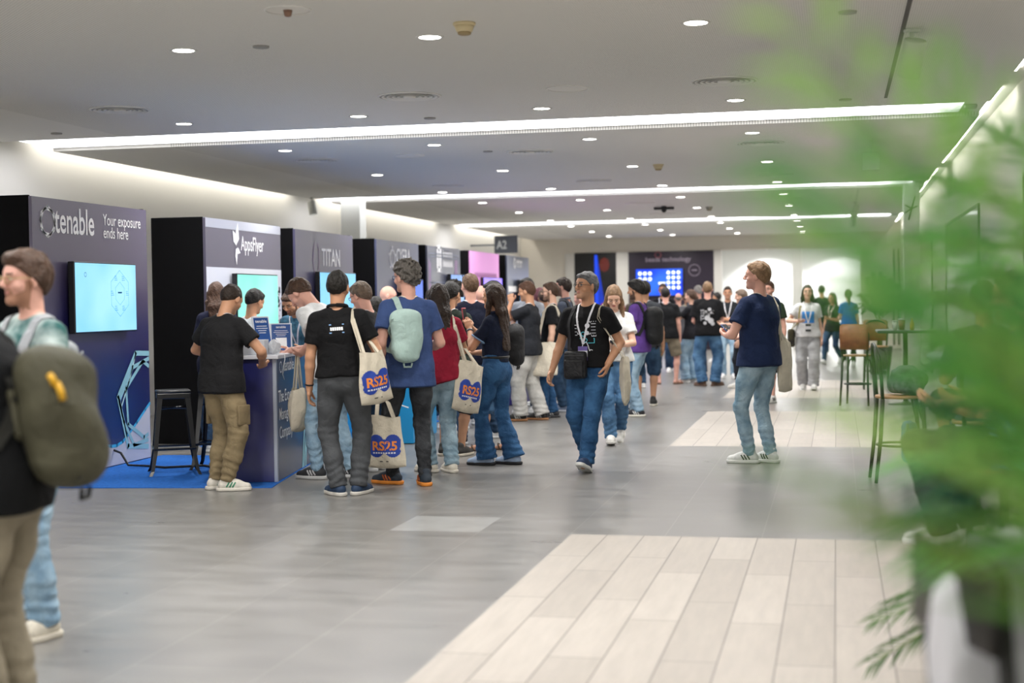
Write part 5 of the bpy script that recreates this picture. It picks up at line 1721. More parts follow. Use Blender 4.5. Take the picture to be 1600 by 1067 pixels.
def conform(mb, bvh, d, off=.0025, maxd=.3):
    """drop the vertices of mb along direction d onto a surface"""
    d = Vector(d).normalized(); out = []
    for p in mb.v:
        q = Vector(p)
        h = bvh.ray_cast(q-d*maxd*.5, d, maxd*1.6)
        out.append(tuple(h[0]-d*off) if h[0] is not None else tuple(q))
    mb.v = out
    return mb


def grid_poly(mb, inside, x0, x1, y0, y1, n, o, ax, ay, mi=0):
    """fill a region with small quads so that it can be laid on a curved surface"""
    hx, hy = (x1-x0)/n, (y1-y0)/n
    o, ax, ay = Vector(o), Vector(ax), Vector(ay)
    for i in range(n):
        for j in range(n):
            cx, cy = x0+(i+.5)*hx, y0+(j+.5)*hy
            if inside(cx, cy):
                mb.add([o+ax*(cx+a*hx/2)+ay*(cy+b*hy/2) for a, b in ((-1, -1), (1, -1), (1, 1), (-1, 1))], [(0, 1, 2, 3)], mi)


PRINT = [mat('print_blue', '1f3f9e', rough=.6), mat('print_orange', 'e8893a', rough=.6), mat('print_white_ink', 'dcdce4', rough=.6), mat('print_grey_ink', '55524e', rough=.6)]


def tote(P_, topc, yaw, label, w=.36, h=.4, t=.1, tilt=0, straps=None, prnt=None, seed=1, group='canvas tote bags', swing=0, gather=.0, col=None):
    """canvas bag; topc = middle of its mouth in the person's coordinates, yaw = direction its front faces (0 = person's front)"""
    rnd = np.random.RandomState(seed); ph = rnd.uniform(0, 6, 8)
    M = rot('z', yaw)@rot('y', tilt)@rot('x', swing)
    topc = V(*topc)
    m_ = CANVAS if col is None else mat('canvas_bag', col, rough=.9, bump=.5, bscale=22)
    nu, nv = 18, 20
    def pos(u, v, sgn):
        x = (u-.5)*w*(1-gather*(1-v)+.05*math.sin(PI*v))+.006*math.sin(7*v+ph[0])
        bul = math.sin(PI*min(1, max(0, u)))**.55
        prof = .25+.75*math.sin(PI*(.12+.8*v))
        y = sgn*t/2*bul*prof*(1 if v < .92 else max(.15, (1-v)/.08))
        y += (.006*math.sin(9*u+6*v+ph[1])+.005*math.sin(17*u-8*v+ph[2])*(1-.5*v))*bul
        z = -h*v-.018*math.sin(PI*u)*v*v+.012*math.sin(5*u+ph[3])*(1-v)
        return M@V(x, y, z)+topc
    b = MB()
    base = M@V(0, 0, -h)+topc
    for sgn in (1, -1):
        vs = [tuple(pos(i/nu, j/nv, sgn)) for j in range(nv+1) for i in range(nu+1)]
        fs = []
        for j in range(nv):
            for i in range(nu):
                q = (j*(nu+1)+i, j*(nu+1)+i+1, (j+1)*(nu+1)+i+1, (j+1)*(nu+1)+i)
                fs.append(q[::-1] if sgn > 0 else q)
        b.add(vs, fs)
    n1 = (nu+1)*(nv+1)
    b.f += [(nv*(nu+1)+i, nv*(nu+1)+i+1, n1+nv*(nu+1)+i+1, n1+nv*(nu+1)+i) for i in range(nu)]; b.mi += [0]*nu
    d, bs = carried(P_, 'tote_bag', base, label, 'bag', group)
    bv = None
    if prnt: bv = BVHTree.FromPolygons([Vector(p) for p in b.v], b.f)
    bag = shifted(b, bs).build('bag_body', m_, d, True)
    if prnt:
        fy = M@V(0, 1, 0); fx = M@V(-1, 0, 0); fz = M@V(0, 0, 1)
        o = topc+fz*(-h*.56)+fy*t*.8
        pb = MB()
        def ins(x, y):
            return (((abs(x)-.07)/.068)**2+((y-.01)/.075)**2 < 1 or ((abs(x)-.07)/.062)**2+((y+.055)/.05)**2 < 1 or (abs(x) < .08 and -.07 < y < .045)) and abs(x) < .135
        grid_poly(pb, ins, -.14, .14, -.12, .1, 44, o, fx, fz, 0)
        conform(pb, bv, -fy, .0015)
        tb = MB(); put_text(tb, 'RS25', .105, o+Vector(fz)*-.045, fx, fz, 'CENTER', 1, sx=1.0, bold=.03); conform(tb, bv, -fy, .003)
        pb.add(tb.v, tb.f, 1)
        tb = MB()
        for k in range(9): put_poly(tb, [(-.1+k*.022, -.075), (-.085+k*.022, -.075), (-.085+k*.022, -.062), (-.1+k*.022, -.062)], o, fx, fz, 2)
        put_poly(tb, [(-.045, -.145), (.03, -.145), (.03, -.135), (-.045, -.135)], o, fx, fz, 3)
        conform(tb, bv, -fy, .003); pb.add(tb.v, tb.f, 0); pb.mi[-10:] = [2]*9+[3]
        shifted(pb, bs).build('print', PRINT, bag, False, fix=False)
    for i, (path, sgn) in enumerate(straps or []):
        x0 = -w*.22 if sgn in (0, 2) else -w*.22
        yy = .012 if sgn == 0 else -.012
        a = M@V(-w*.22, yy, -.02)+topc; c = M@V(w*.22, yy, -.02)+topc
        pts = [a]+[V(*p) for p in path]+[c]
        fine = []
        for k in range(len(pts)-1):
            for q in (0, .25, .5, .75): fine.append(pts[k]+(pts[k+1]-pts[k])*q)
        fine.append(pts[-1])
        nn = M@V(0, 1, 0)
        sb = MB(); up = [nn]*len(fine)
        sb.ribbon(fine, up, .028, .003)
        shifted(sb, bs).build('strap', m_, d)
    return d


def shoulder_strap(P_, side, zt, front, back, off=.006):
    """path over a shoulder: front, top, back points pushed off the shirt"""
    T = P_['T']; s = P_['s']
    pts = np.array(front+[T(side*.115, .06, 1.4), T(side*.118, .0, 1.44), T(side*.115, -.06, 1.41)]+back)
    q, n = P_['S'].push(pts, off)
    return q, n


def shoulder_tote(P_, side, label, z=.98, y=-.0, prnt=None, yaw=None, w=.36, h=.4, t=.1, seed=1, out=.26, tilt=0, gather=.25, swing=0, col=None, top_x=.12):
    T, s = P_['T'], P_['s']
    yaw = (-90*side) if yaw is None else yaw
    tc = V(side*out, y, z)*s
    paths = []
    for k, dy in ((0, .05), (1, -.05)):
        pts = np.array([T(side*top_x, .085+dy*.3, 1.36), T(side*top_x, .03+dy*.3, 1.43), T(side*top_x, -.03+dy*.3, 1.435), T(side*top_x, -.085+dy*.3, 1.36)])
        q, n = P_['S'].push(pts, .007)
        paths.append((q, k))
    # bag x axis after yaw runs along -side*y: order the path so that it starts at the bag's own -x end
    ex = rot('z', yaw)@V(1, 0, 0)
    st = [([p for p in (q if ex[1] < 0 else q[::-1])], k) for q, k in paths]
    return tote(P_, tc, yaw, label, w, h, t, tilt, st, prnt, seed, gather=gather, swing=swing, col=col)


def hand_tote(P_, side, label, prnt=None, yaw=0, w=.36, h=.4, t=.12, drop=.26, seed=2, gather=.3, tilt=0, swing=0, fwd=0):
    sho, el, wv, f, p, cu = P_['arms'][side]
    hd = wv+f*.085
    tc = hd+V(0, fwd, -drop)
    st = [([hd+V(0, .012, .0), hd+V(0, .012, .004)], 0), ([hd+V(0, -.012, .0), hd+V(0, -.012, .004)], 1)]
    return tote(P_, tc, yaw, label, w, h, t, tilt, st, prnt, seed, gather=gather, swing=swing)


def backpack(P_, label, col, w=.3, h=.44, d=.17, zc=1.17, x=0, strap=None, yaw=0, pocket=True, res=.009, accent=None, sides=(-1, 1), fat=1, group='backpacks worn by people', ry=None, soft=0):
    T, s = P_['T'], P_['s']
    c = T(x, -.125-d*.45, zc)
    up = nrm(T(0, -.2, zc+.1)-T(0, -.2, zc-.1)); sx_ = rot('z', yaw)@P_['sx']; bk = nrm(np.cross(sx_, up)); Rm = np.stack([sx_, bk, np.cross(sx_, bk)], 1)
    at_ = lambda a, b, c_: c+Rm@V(a, b, c_)*s
    U = Sdf(); wf = wrinkle(int(abs(P_['X']*50))+3, .004+soft, .7)
    U.ecap(at_(0, 0, -h*.5+d*.42), at_(0, .02, h*.5-d*.5), sx_, (w*.5*s, d*.52*s), (w*.42*s, d*.42*s), .02, fold=wf)
    U.ecap(at_(0, 0, -h*.3), at_(0, 0, h*.2), sx_, (w*.52*s, d*.5*s), (w*.48*s, d*.5*s), .05, fold=wf)
    base = at_(0, 0, -h*.52)
    dd, bs = carried(P_, 'backpack', base, label, 'backpack', group)
    m_ = mat('nylon', col, rough=.65, bump=.6, bscale=14, vary=.1, vscale=9, spec=.3)
    ms = mat('strap_webbing', strap or col, rough=.8)
    v, q = mesh_sdf(U, res); np_mesh('main_bag', [(v-bs, q)], m_, dd)
    if pocket:
        K = Sdf(); K.ecap(at_(0, -d*.5, -h*.27), at_(0, -d*.46, h*.02), sx_, (w*.38*s, d*.2*s), (w*.34*s, d*.16*s), .02, fold=wf)
        v, q = mesh_sdf(K, res); np_mesh('front_pocket', [(v-bs, q)], m_, dd)
        z = np.array([at_(w*.34*a, -d*.55, h*.1+.06*(1-a*a)) for a in np.linspace(-1, 1, 9)])
        z, n = U.push(z, .003); b = MB(); b.ribbon(z, n, .008, .004); shifted(b, bs).build('zip', mat('zip', accent or '2c2c2e', rough=.5), dd)
    hl = np.array([at_(-.035, d*.2, h*.48), at_(-.03, d*.15, h*.55), at_(.03, d*.15, h*.55), at_(.035, d*.2, h*.48)])
    b = MB(); b.tube([tuple(p) for p in hl], .009, 6); shifted(b, bs).build('handle', ms, dd, True)
    for e in sides:
        pts = np.array([at_(e*.07, d*.3, h*.4), T(e*.1, -.1, 1.39), T(e*.105, -.04, 1.44), T(e*.11, .03, 1.43), T(e*.115, .1, 1.33), T(e*.125, .125, 1.22), T(e*.15, .06, 1.12), T(e*.16, -.06, 1.06), at_(e*.12, d*.3, -h*.35)])
        fine = np.array([pts[i]+(pts[i+1]-pts[i])*t for i in range(len(pts)-1) for t in (0, .33, .66)]+[pts[-1]])
        qq, n = P_['S'].push(fine, .009, 3); qq[0] = fine[0]; qq[-1] = fine[-1]
        b = MB(); b.ribbon(qq, n, .045*s, .009); shifted(b, bs).build('shoulder_strap', ms, dd)
    return dd, bs, at_, U


def held_box(P_, side, name, size, label, cat, col, off=(0, 0, 0), rotx=0, rotz=0, emit=0, group=None, parts=True):
    sho, el, wv, f, p, cu = P_['arms'][side]
    pn = nrm(p-f*(p@f))
    c = wv+f*.075+pn*.028+V(*off)
    M = rot('z', rotz)@rot('x', rotx)
    d, bs = carried(P_, name, c, label, cat, group)
    b = MB(); a = size
    b.box(-a[0]/2, a[0]/2, -a[1]/2, a[1]/2, -a[2]/2, a[2]/2, bev=min(a)*.3)
    b.v = [tuple(M@V(*q)) for q in b.v]
    b.build('case', mat('phone_case', col, rough=.35), d, True)
    if parts:
        b = MB(); b.box(-a[0]*.44, a[0]*.44, -a[1]*.5-.001, -a[1]*.5+.0005, -a[2]*.45, a[2]*.45); b.v = [tuple(M@V(*q)) for q in b.v]
        b.build('display', mat('phone_screen', '101418', rough=.15, emit=emit, emit_col='9fb8d8'), d)
    return d


def shirt_bvh(P_):
    me = P_['shirt'].data
    n = len(me.vertices); co = np.empty(n*3); me.vertices.foreach_get('co', co); co = co.reshape(-1, 3)
    ps = np.empty(len(me.polygons)*4, np.int32); me.polygons.foreach_get('vertices', ps); ps = ps.reshape(-1, 4)
    return BVHTree.FromPolygons([Vector(c) for c in co], [tuple(int(i) for i in q) for q in ps])


def shirt_print(P_, name, fn, z, mats, back=False, x=0):
    """lettering or picture laid onto the chest or the back"""
    T = P_['T']
    bv = shirt_bvh(P_)
    up = nrm(T(0, 0, z+.08)-T(0, 0, z-.08)); sg = -1 if back else 1
    fw = nrm(np.cross(up, P_['sx']))*sg
    o = T(x, sg*.3, z); ax = P_['sx']*-sg*-1 if back else P_['sx']*-1
    ax = P_['sx'] if back else -P_['sx']
    b = MB(); fn(b, Vector(o), Vector(ax), Vector(up))
    conform(b, bv, -Vector(fw), .003, .5)
    return b.build(name, mats, P_['shirt'], False, fix=False)
# ================================================================== THE PEOPLE
J_DARK = denim('22344a', '3a5470'); J_MID = denim('35567a', '5a80a4'); J_BLUE = denim('1f3f63', '386089'); J_LIGHT = denim('7c9ab2', 'a3bccd'); J_PALE = denim('6f8b9c', '9db3bf'); J_BLACK = denim('26272a', '44464a')
K = lambda c: cloth(c, 'trouser_cloth')
ids = {}


def pf(px, py): return fl(px, py)


# ---- nearest left: man with the olive backpack
p = person('person in black long sleeves and beige trousers with an olive backpack at the left edge', at(6, 4.65, 700), 4.65, 1.78, 96, skin='tan', hair=('short', 'dark'), top=('long', '111214'), bottom=('straight', K('8f8674')), g=1.05, lean=13, hunch=22, hp=20,
           L=(-.2, .26, 1.05), Rr=(.2, .25, 1.1), res=0, shoes=('5a5348', '3a3630', None))
ob = backpack(p, 'large bulging olive green backpack with yellow zip pulls, nearest the camera', '4a4838', w=.34, h=.48, d=.23, zc=1.1, strap='23231f', res=.009, soft=.006)
bp_, bs_, at_, U_ = ob
for k, (a0, a1) in enumerate((((88, 566), (106, 592)), ((117, 586), (123, 622)))):
    M_ = p['root'].matrix_basis.inverted()
    q = np.array([tuple(M_ @ Vector(pt(*c, 4.44))) for c in (a0, a1)])
    q, n = U_.push(q, .012)
    b = MB(); b.tube([tuple(q[0]), tuple((q[0]+q[1])/2+n[0]*.01), tuple(q[1])], .012, 6); shifted(b, bs_).build('zip_pull', mat('yellow_cord', 'd9a520', rough=.5), bp_, True)
# ---- glasses man
x, y = pf(58, 992)
m_teal = mat('patterned_cloth', '12504e', rough=.85, col2='b9c6c2', vscale=7, bump=.4, bscale=12)
p = person('smiling brown haired man with glasses in a teal patterned shirt at the left edge', x, y, 1.8, 152, skin='pink', hair=('full', 'brown'), beard='ginger', glasses='b9a070', hy=-6, top=('tee', m_teal), fit=1.08, bottom=('straight', J_LIGHT), res=0,
           L=(-.2, .3, 1.12), Rr=(.22, .28, 1.05), shoes=('cfc8b8', 'd6cfc0', None), fL=(-.1, .02, 0, 10, 0), fR=(.12, -.02, 0, -25, 0))
backpack(p, 'grey backpack worn by the smiling man with glasses, mostly hidden', '8b8f92', w=.2, h=.36, d=.09, strap='9a9da0')

# ---- group at the counter
x, y = pf(349, 765)
p = person('man with shaved head in black tee and khaki cargo trousers leaning over the counter corner', x, y, 1.74, -18, skin='tan', hair=('buzz', 'dark'), hp=32, hunch=10, lean=6, top=('tee', '1d1d1f'), fit=1.12, hem=.83, bottom=('jogger', K('84755a')), res=0, g=1.03,
           L=(-.2, .28, 1.09), Rr=(.2, .3, 1.06), Le=(-1, -.4, -.3), Re=(1, -.4, -.3), Lc=.6, Rc=.6, lanyard='d5d5da', shoes=('cfcac0', 'd3cec4', '2d7a5a'), fL=(-.085, .0, 0, -25, 0), fR=(.085, -.05, 0, -52, 0), collar=None)
for e in (1, -1):
    b = MB()
    c = p['legs'][e][1]+(p['legs'][e][0]-p['legs'][e][1])*.35+V(e*.085, 0, 0)
    b.box(c[0]-.012, c[0]+.018, c[1]-.07, c[1]+.07, c[2]-.09, c[2]+.08, bev=.01)
    b.build('cargo_pocket', K('7d6e54'), p['tr'], True)
p = person('woman with long wavy brown hair seen over the shaved head man, by the mint screen', at(338, 14.5), 14.5, 1.78, 25, 'f', skin='tan', hair=('long', '4a3326', .3), hp=20, top=('tee', '20233a'), bottom=('straight', J_DARK), L=(-.12, .26, 1.1), Rr=(.12, .26, 1.1), res=1)
p = person('man in white tee with black back lettering left of the counter signs', at(393, 14.05), 14.05, 1.70, -25, skin='tan', hair=('short', 'black'), hp=22, top=('tee', 'cfd2d4'), bottom=('straight', J_DARK), L=(-.12, .3, 1.08), Rr='hang', res=1, fit=1.1)
def f_(b, o, ax, ay):
    put_text(b, 'SUPER', .085, o, ax, ay, 'CENTER', sx=1.15, bold=.03)
    for k in range(3): put_poly(b, [(-.12+.08*k, -.16), (-.05+.08*k, -.16), (-.07+.08*k, -.03), (-.11+.08*k, -.05)], o, ax, ay)
shirt_print(p, 'back_lettering', f_, 1.16, mat('print_black', '1b1b22', rough=.6), True)
x, y = pf(520, 747)
p = person('man in white tee and pale jeans bending forward over the counter signs', x, y, 1.87, 72, skin='pink', hair=('short', 'brown'), lean=21, hunch=15, hp=48, hy=8, top=('tee', 'd9dadb'), fit=1.1, bottom=('slim', J_LIGHT), res=0,
           L=(-.2, .13, 1.06), Rr=(.0, .42, 1.06), Lc=.8, Rc=.6, Lhd=(.2, .9, -.35), Rhd=(-.2, .9, -.3), shoes=('2c2d31', 'c9c9c9', 'bdbdc0'), fL=(-.1, .08, 0, 8, 0), fR=(.1, -.12, 0, -5, 0))
hand_tote(p, -1, 'plain canvas tote bag hanging from the bending man\'s hand before the counter lettering', None, 12, .3, .36, .16, drop=.3, fwd=0, gather=.35, seed=5)
p = person('booth attendant in a teal blue shirt stooping behind the counter sign', at(476, 14.9), 14.9, 1.74, 165, skin='tan', hair=('short', 'brown'), beard='brown', lean=16, hunch=16, hp=30, top=('tee', mat('patterned_cloth', '1d4c66', rough=.85, col2='4b7f9c', vscale=14, bump=.4)), bottom=('straight', J_DARK), L=(-.15, .3, 1.08), Rr=(.12, .32, 1.08), res=1, lanyard='cfd6e6')
x, y = pf(544, 774)
p8 = p = person('man in black polo and grey trousers seen from behind, tote on right shoulder', x, y, 1.80, 10, skin='tan', hair=('short', 'black'), hp=6, hy=-8, top=('polo', '121214'), fit=1.06, hem=.95, slv=.66, bottom=('straight', K('4b4d50')), res=0, lanyard='c9b9ae', watch=('L', '1a1418'),
           L='hang', Rr=(.2, .24, 1.02), Re=(.6, -1, -.3), Lc=.4, shoes=('1e3552', 'c6c2ba', None), fL=(-.075, .0, 0, 38, 0), fR=(.075, .05, 0, -20, 0), g=1.02, sl=-3, hipx=-.03)
shoulder_tote(p, 1, 'canvas tote with blue and orange print on the shoulder of the man in grey trousers', z=1.13, y=-.17, prnt=1, yaw=-135, w=.32, h=.4, out=.22, seed=3, gather=.3, tilt=8)
def f_(b, o, ax, ay):
    for zz in (.035, -.03): put_poly(b, [(-.06, zz-.004), (.06, zz-.004), (.06, zz+.004), (-.06, zz+.004)], o, ax, ay, 1)
    for k in range(6): put_poly(b, [(-.052+.0175*k, -.012), (-.038+.0175*k, -.012), (-.038+.0175*k, .014), (-.052+.0175*k, .014)], o, ax, ay, 0)
shirt_print(p, 'back_logo', f_, 1.31, [WHT, mat('print_sky', '7fa8d8', rough=.6)], True)
p = person('man with glasses in a dark grey tee facing left beside the black polo', at(582, 13.0), 13.0, 1.75, 72, skin='pink', hair=('short', '6a5a4c'), hp=18, lean=8, hunch=6, glasses='2a1e18', top=('tee', '2b2c2e'), bottom=('straight', J_DARK), lanyard='d8d8de', L=(-.1, .3, 1.1), Rr=(.1, .3, 1.1), res=0, shoes=('dcdcda', 'c8c8c8', None))
p = person('bald man in blue facing right, seen behind the tall man in the blue tee', at(602, 17.4), 17.4, 1.75, -72, skin='pink', hair=None, hp=14, top=('tee', '1d3c5c'), bottom=('straight', J_DARK), L=(-.1, .28, 1.1), Rr=(.1, .28, 1.1), res=1)
p = person('short dark haired woman in black between the men in dark grey and blue tees', at(588, 14.4), 14.4, 1.6, 40, 'f', skin='olive', hair=('long', 'black', .25), hp=12, top=('tee', '121216'), bottom=('straight', J_BLACK), L=(-.08, .3, 1.15), Rr=(.08, .3, 1.15), res=1)
held_box(p, 1, 'tablet', (.2, .012, .26), 'black tablet held in front of the dark haired woman', 'tablet', '141418', off=(0, .05, .02), rotx=-55)
x, y = pf(642, 758)
p12 = p = person('tall man with curly grey hair in a blue tee carrying a mint backpack and tote', x, y, 1.89, 34, skin='pink', hair=('curly', '5d5853'), glasses='30406a', hy=26, hp=2, top=('tee', '3c4f7c'), fit=1.1, hem=.78, bottom=('slim', J_BLACK), res=0, watch=('L', '15151a'), lanyard='d8cdbd',
               L=(-.22, .06, .9), Rr=(.2, .25, 1.05), Le=(-.5, -1, -.3), Lc=.95, Lpn=(.6, .3, 0), shoes=('27313d', 'e08a34', 'c8642c'), fL=(-.1, .14, 0, 40, 0), fR=(.1, -.06, 0, -6, 0))
backpack(p, 'mint green backpack with orange edge slung on the tall man in the blue tee', 'a9c2bc', w=.25, h=.42, d=.12, zc=1.17, x=-.075, strap='a3bab4', accent='e0a040', sides=(-1,), res=.008, yaw=8, soft=.003)
hand_tote(p, -1, 'canvas tote bag with RS25 print hanging from the tall man\'s left hand', 1, 150, .34, .42, .1, drop=.3, fwd=-.15, gather=.28, seed=8)
x, y = pf(690, 738)
p = person('woman with long dark hair in a red tee and pale jeans carrying a printed tote', x, y, 1.7, 28, 'f', skin='olive', hair=('long', 'dark', .34), hy=14, hp=8, top=('tee', '8c1e33'), fit=1.12, hem=.86, hem_slope=-.25, bottom=('straight', J_PALE), g=1.06, res=0, lanyard='e0dcd4',
           L=(-.05, .28, 1.08), Rr=(.12, .3, 1.06), Le=(-1, -.5, -.6), Re=(1, -.5, -.6), shoes=('d8d2c4', 'd8d2c6', None), fL=(-.09, .06, 0, 34, 0), fR=(.09, -.03, 0, 12, 0))
shoulder_tote(p, 1, 'canvas tote with RS25 print at the hip of the woman in the red tee', z=1.02, y=-.02, prnt=1, yaw=-150, w=.34, h=.44, out=.3, seed=4, tilt=-12, gather=.1)
p = person('person with smooth black hair in a dark green tee behind the woman in red', at(703, 14.3), 14.3, 1.74, -12, skin='olive', hair=('crop', 'black'), hp=10, top=('tee', '2c352f'), bottom=('shorts', K('23242a')), blen=.5, lanyard='e0e0e4', L=(-.12, .3, 1.1), Rr=(.12, .3, 1.1), res=1, shoes=('34322f', 'c8c0b0', None))
p = person('bearded man with curly black hair facing left in the queue', at(712, 17.4), 17.4, 1.79, 140, skin='olive', hair=('curly', 'black'), beard='black', hp=4, hy=-10, top=('tee', '101012'), bottom=('straight', J_DARK), res=1, L=(-.15, .25, 1.05))
p = person('tall man with light brown cropped hair and sunglasses on his head, back turned, in navy', at(735, 15.5), 15.5, 1.84, 18, skin='pink', hair=('crop', 'mid'), hy=22, top=('tee', '14182a'), bottom=('slim', J_DARK), lanyard='d8d8e0', res=1, L=(-.12, .28, 1.1), Rr=(.12, .28, 1.1), shoes=('22262e', 'c8c8c8', None))
b = MB()
for e in (-1, 1): b.tube([tuple(p['hc']+p['Hm']@V(e*.03+.026*math.cos(2*PI*k/10), .07+.0*k, .115+.014*math.sin(2*PI*k/10))) for k in range(11)], .005, 5)
b.build('sunglasses', mat('spectacle_frame', '15151a', rough=.3), p['root'], True)
p = person('bald man with pink scalp seen from behind near the raised phone', at(752, 18.0), 18.0, 1.74, 10, skin='pink', hair=None, top=('tee', '8a8d98'), bottom=('straight', J_DARK), res=2)
p = person('smiling dark haired man in a navy tee behind the woman with the phone', at(774, 16.3), 16.3, 1.77, 98, skin='fair', hair=('short', 'black'), beard='dark', hp=10, top=('tee', '151a2a'), bottom=('straight', J_DARK), trim='7f9fc0', res=1, L=(-.15, .28, 1.05), Rr=(.1, .3, 1.1))
x, y = pf(777, 726)
p = person('woman with long dark hair in a navy polo raising a phone, wearing flared jeans', x, y, 1.7, 76, 'f', skin='tan', hair=('long', '33241a', .5, 1), hp=-3, top=('polo', '161d30'), tuck=True, trim='7d9cc0', slv=.66, bottom=('flare', J_BLUE), res=0,
           L=(-.06, .25, 1.33), Rr=(.05, .29, 1.34), Le=(-.5, .2, -1), Re=(.6, .2, -1), Lhd=(.05, .35, .9), Rhd=(0, .35, .9), Lpn=(.7, .7, 0), Rpn=(-.7, .7, 0), Lc=.7, Rc=.7, watch=('L', '50606c'), shoes=('9fb2cc', '1d1d20', None), fL=(-.07, .08, 0, 10, 0), fR=(.08, -.14, 0, 0, 0))
b = MB(); T_ = p['T']
ring = [T_(.15*math.cos(a), .118*math.sin(a), 1.045) for a in np.linspace(0, 2*PI, 25)]
b.tube([tuple(q) for q in ring], .02, 6, flat=.008); b.build('belt', mat('belt_leather', '15130f', rough=.4), p['tr'], True)
held_box(p, 1, 'phone', (.075, .011, .15), 'phone with a red case held up by the woman in the navy polo', 'phone', 'b04a52', off=(-.03, .0, .05), rotx=-8)
x, y = pf(781, 704)
p = person('person in denim bermudas and sandals with a black backpack, behind the woman with the phone', x, y, 1.62, 84, 'f', skin='tan', hair=('long', 'dark', .3), top=('tee', 'a9aaac'), bottom=('shorts', J_MID), blen=.46, res=1, L=(-.1, .3, 1.1), sandals='4a3626', fL=(-.09, .17, 0, 6, 0), fR=(.09, -.08, 0, 0, 0))
backpack(p, 'black backpack on the person in denim bermudas', '1a1a1c', w=.27, h=.46, d=.17, zc=1.17, accent='c9c9c9')
x, y = pf(829, 657)
p = person('man in charcoal tee and pale grey trousers holding a hand to his mouth', x, y, 1.79, 84, skin='tan', hair=('crop', '4f3424'), hp=8, top=('tee', '26282d'), fit=1.04, trim='6b4a3c', lanyard='dfdfe4', bottom=('wide', K('b7b5b0')), res=1, g=1.03, L=(-.04, .22, 1.5), Le=(-.5, .5, -1), Lhd=(.2, .2, .95), Lc=.8,
           Rr='hang', shoes=('1d1c1b', '9a6c46', 'd8d8d6'), fL=(-.1, .1, 0, 12, 0), fR=(.1, -.12, 0, 0, 0))
p = person('tall dark haired man facing the camera behind the man in the charcoal tee', at(824, 20.0), 20.0, 1.85, 165, skin='fair', hair=('short', 'black'), top=('tee', 'a2a6ae'), bottom=('straight', J_DARK), hy=-15, res=2)
p = person('woman with plum coloured top and dark red hair behind the bearded man', at(844, 21.2), 21.2, 1.72, 60, 'f', skin='pink', hair=('long', '5a2e38', .2), top=('tee', '7a5068'), bottom=('straight', J_DARK), res=2)
x, y = pf(876, 653)
p = person('bearded man with glasses in a black tee with cyan lettering carrying a plain tote', x-.1, y, 1.78, 98, skin='fair', hair=('crop', 'brown'), beard='brown', glasses='40342c', top=('tee', '131417'), fit=1.06, bottom=('straight', J_BLUE), lanyard='dfdfe6', badge='8a7fb0', res=1, g=1.05, L='hang', Rr=(.15, .3, 1.0), shoes=('2e2f33', '3a3a3c', 'c8c8c8'), fL=(-.1, .12, 0, 10, 0))
def f_(b, o, ax, ay): put_text(b, 'start', .12, o, ax, ay, 'CENTER', bold=.03)
shirt_print(p, 'chest_lettering', f_, 1.3, mat('print_cyan_ink', '2f9fd8', rough=.6))
shoulder_tote(p, -1, 'plain canvas tote on the shoulder of the man with cyan lettering', z=.98, y=.1, w=.36, h=.42, out=.27, seed=6, swing=14, gather=.1)
p = person('man with glasses in a grey hooded top with a dark backpack, facing left', at(882, 20.2), 20.2, 1.85, 84, skin='pink', hair=('crop', 'dark'), beard='dark', glasses='1a1a1c', top=('long', '49505e'), bottom=('straight', J_DARK), res=1, collar='59606e', shoes=('6f7d96', 'c0c4cc', None))
backpack(p, 'dark backpack on the man in the grey hooded top', '23252b', w=.28, h=.42, d=.15)
p = person('man in a black tee and black trousers standing behind the man with the tote', at(850, 20.9), 20.9, 1.7, 30, skin='tan', hair=('short', 'brown'), top=('tee', '15161a'), bottom=('straight', K('18181c')), res=2, shoes=('1a1a1c', '222224', None))

# ---- the walking man in focus
x, y = pf(922, 734)
p25 = p = person('man with grey hair and glasses walking towards the camera in a black printed tee', x, y, 1.79, 170, skin='tan', hair=('short', '5a5a5c'), glasses='3a2c24', hy=-30, hp=-6, lean=2, top=('tee', '141416'), fit=1.08, hem=.93, bottom=('straight', J_BLUE), res=0, lanyard='dcdce2', badge='6a5aa0', g=1.04,
               L=(-.21, .09, .95), Le=(-.5, -1, 0), Lhd=(.25, .1, -1), Lc=.5, Rr=(.33, .06, .88), Rc=.5, shoes=('263a5c', 'd8d8d4', None), fL=(-.05, .26, 0, 2, -20), fR=(.06, -.16, 0, -4, 22), watch=None)
def f_(b, o, ax, ay):
    put_line(b, [(-.05, .02), (-.05, .13), (.07, .13), (.07, .02)], .006, o, ax, ay, 0, True)
    for k in range(5): put_line(b, [(.08, .0+.028*k), (.115, .0+.028*k)], .005, o, ax, ay, 0)
    for k in range(3): put_line(b, [(.08+.0175*k, .0), (.08+.0175*k, .135)], .004, o, ax, ay, 0)
    for k in range(4): put_line(b, [(-.075, .01+.03*k), (-.055, .01+.03*k)], .005, o, ax, ay, 0)
    put_poly(b, ngon(10, .022, .045, .095), o, ax, ay, 0); put_poly(b, ngon(10, .02, .04, .03), o, ax, ay, 0); put_line(b, ngon(8, .02, .005, .02), .006, o, ax, ay, 1, True)
    put_line(b, [(-.03, -.02), (.1, -.02), (.1, -.06), (.045, -.06)], .005, o, ax, ay, 1)
    put_line(b, [(-.02, -.13), (-.0, -.07), (.03, -.05), (.045, -.08), (.06, -.13), (.07, -.12), (.085, -.125)], .006, o, ax, ay, 0); put_line(b, ngon(9, .018, .02, -.035), .005, o, ax, ay, 1, True)
shirt_print(p, 'chest_print', f_, 1.2, [mat('print_white_ink', 'dcdce4', rough=.6), mat('print_cyan_ink', '52c4d8', rough=.6)])
T_ = p['T']
d, bs = carried(p, 'crossbody_bag', T_(.05, .19, .84), 'small black crossbody bag worn at the front by the walking man', 'bag')
U = Sdf(); cb = T_(.05, .205, .945); wf = wrinkle(41, .0025)
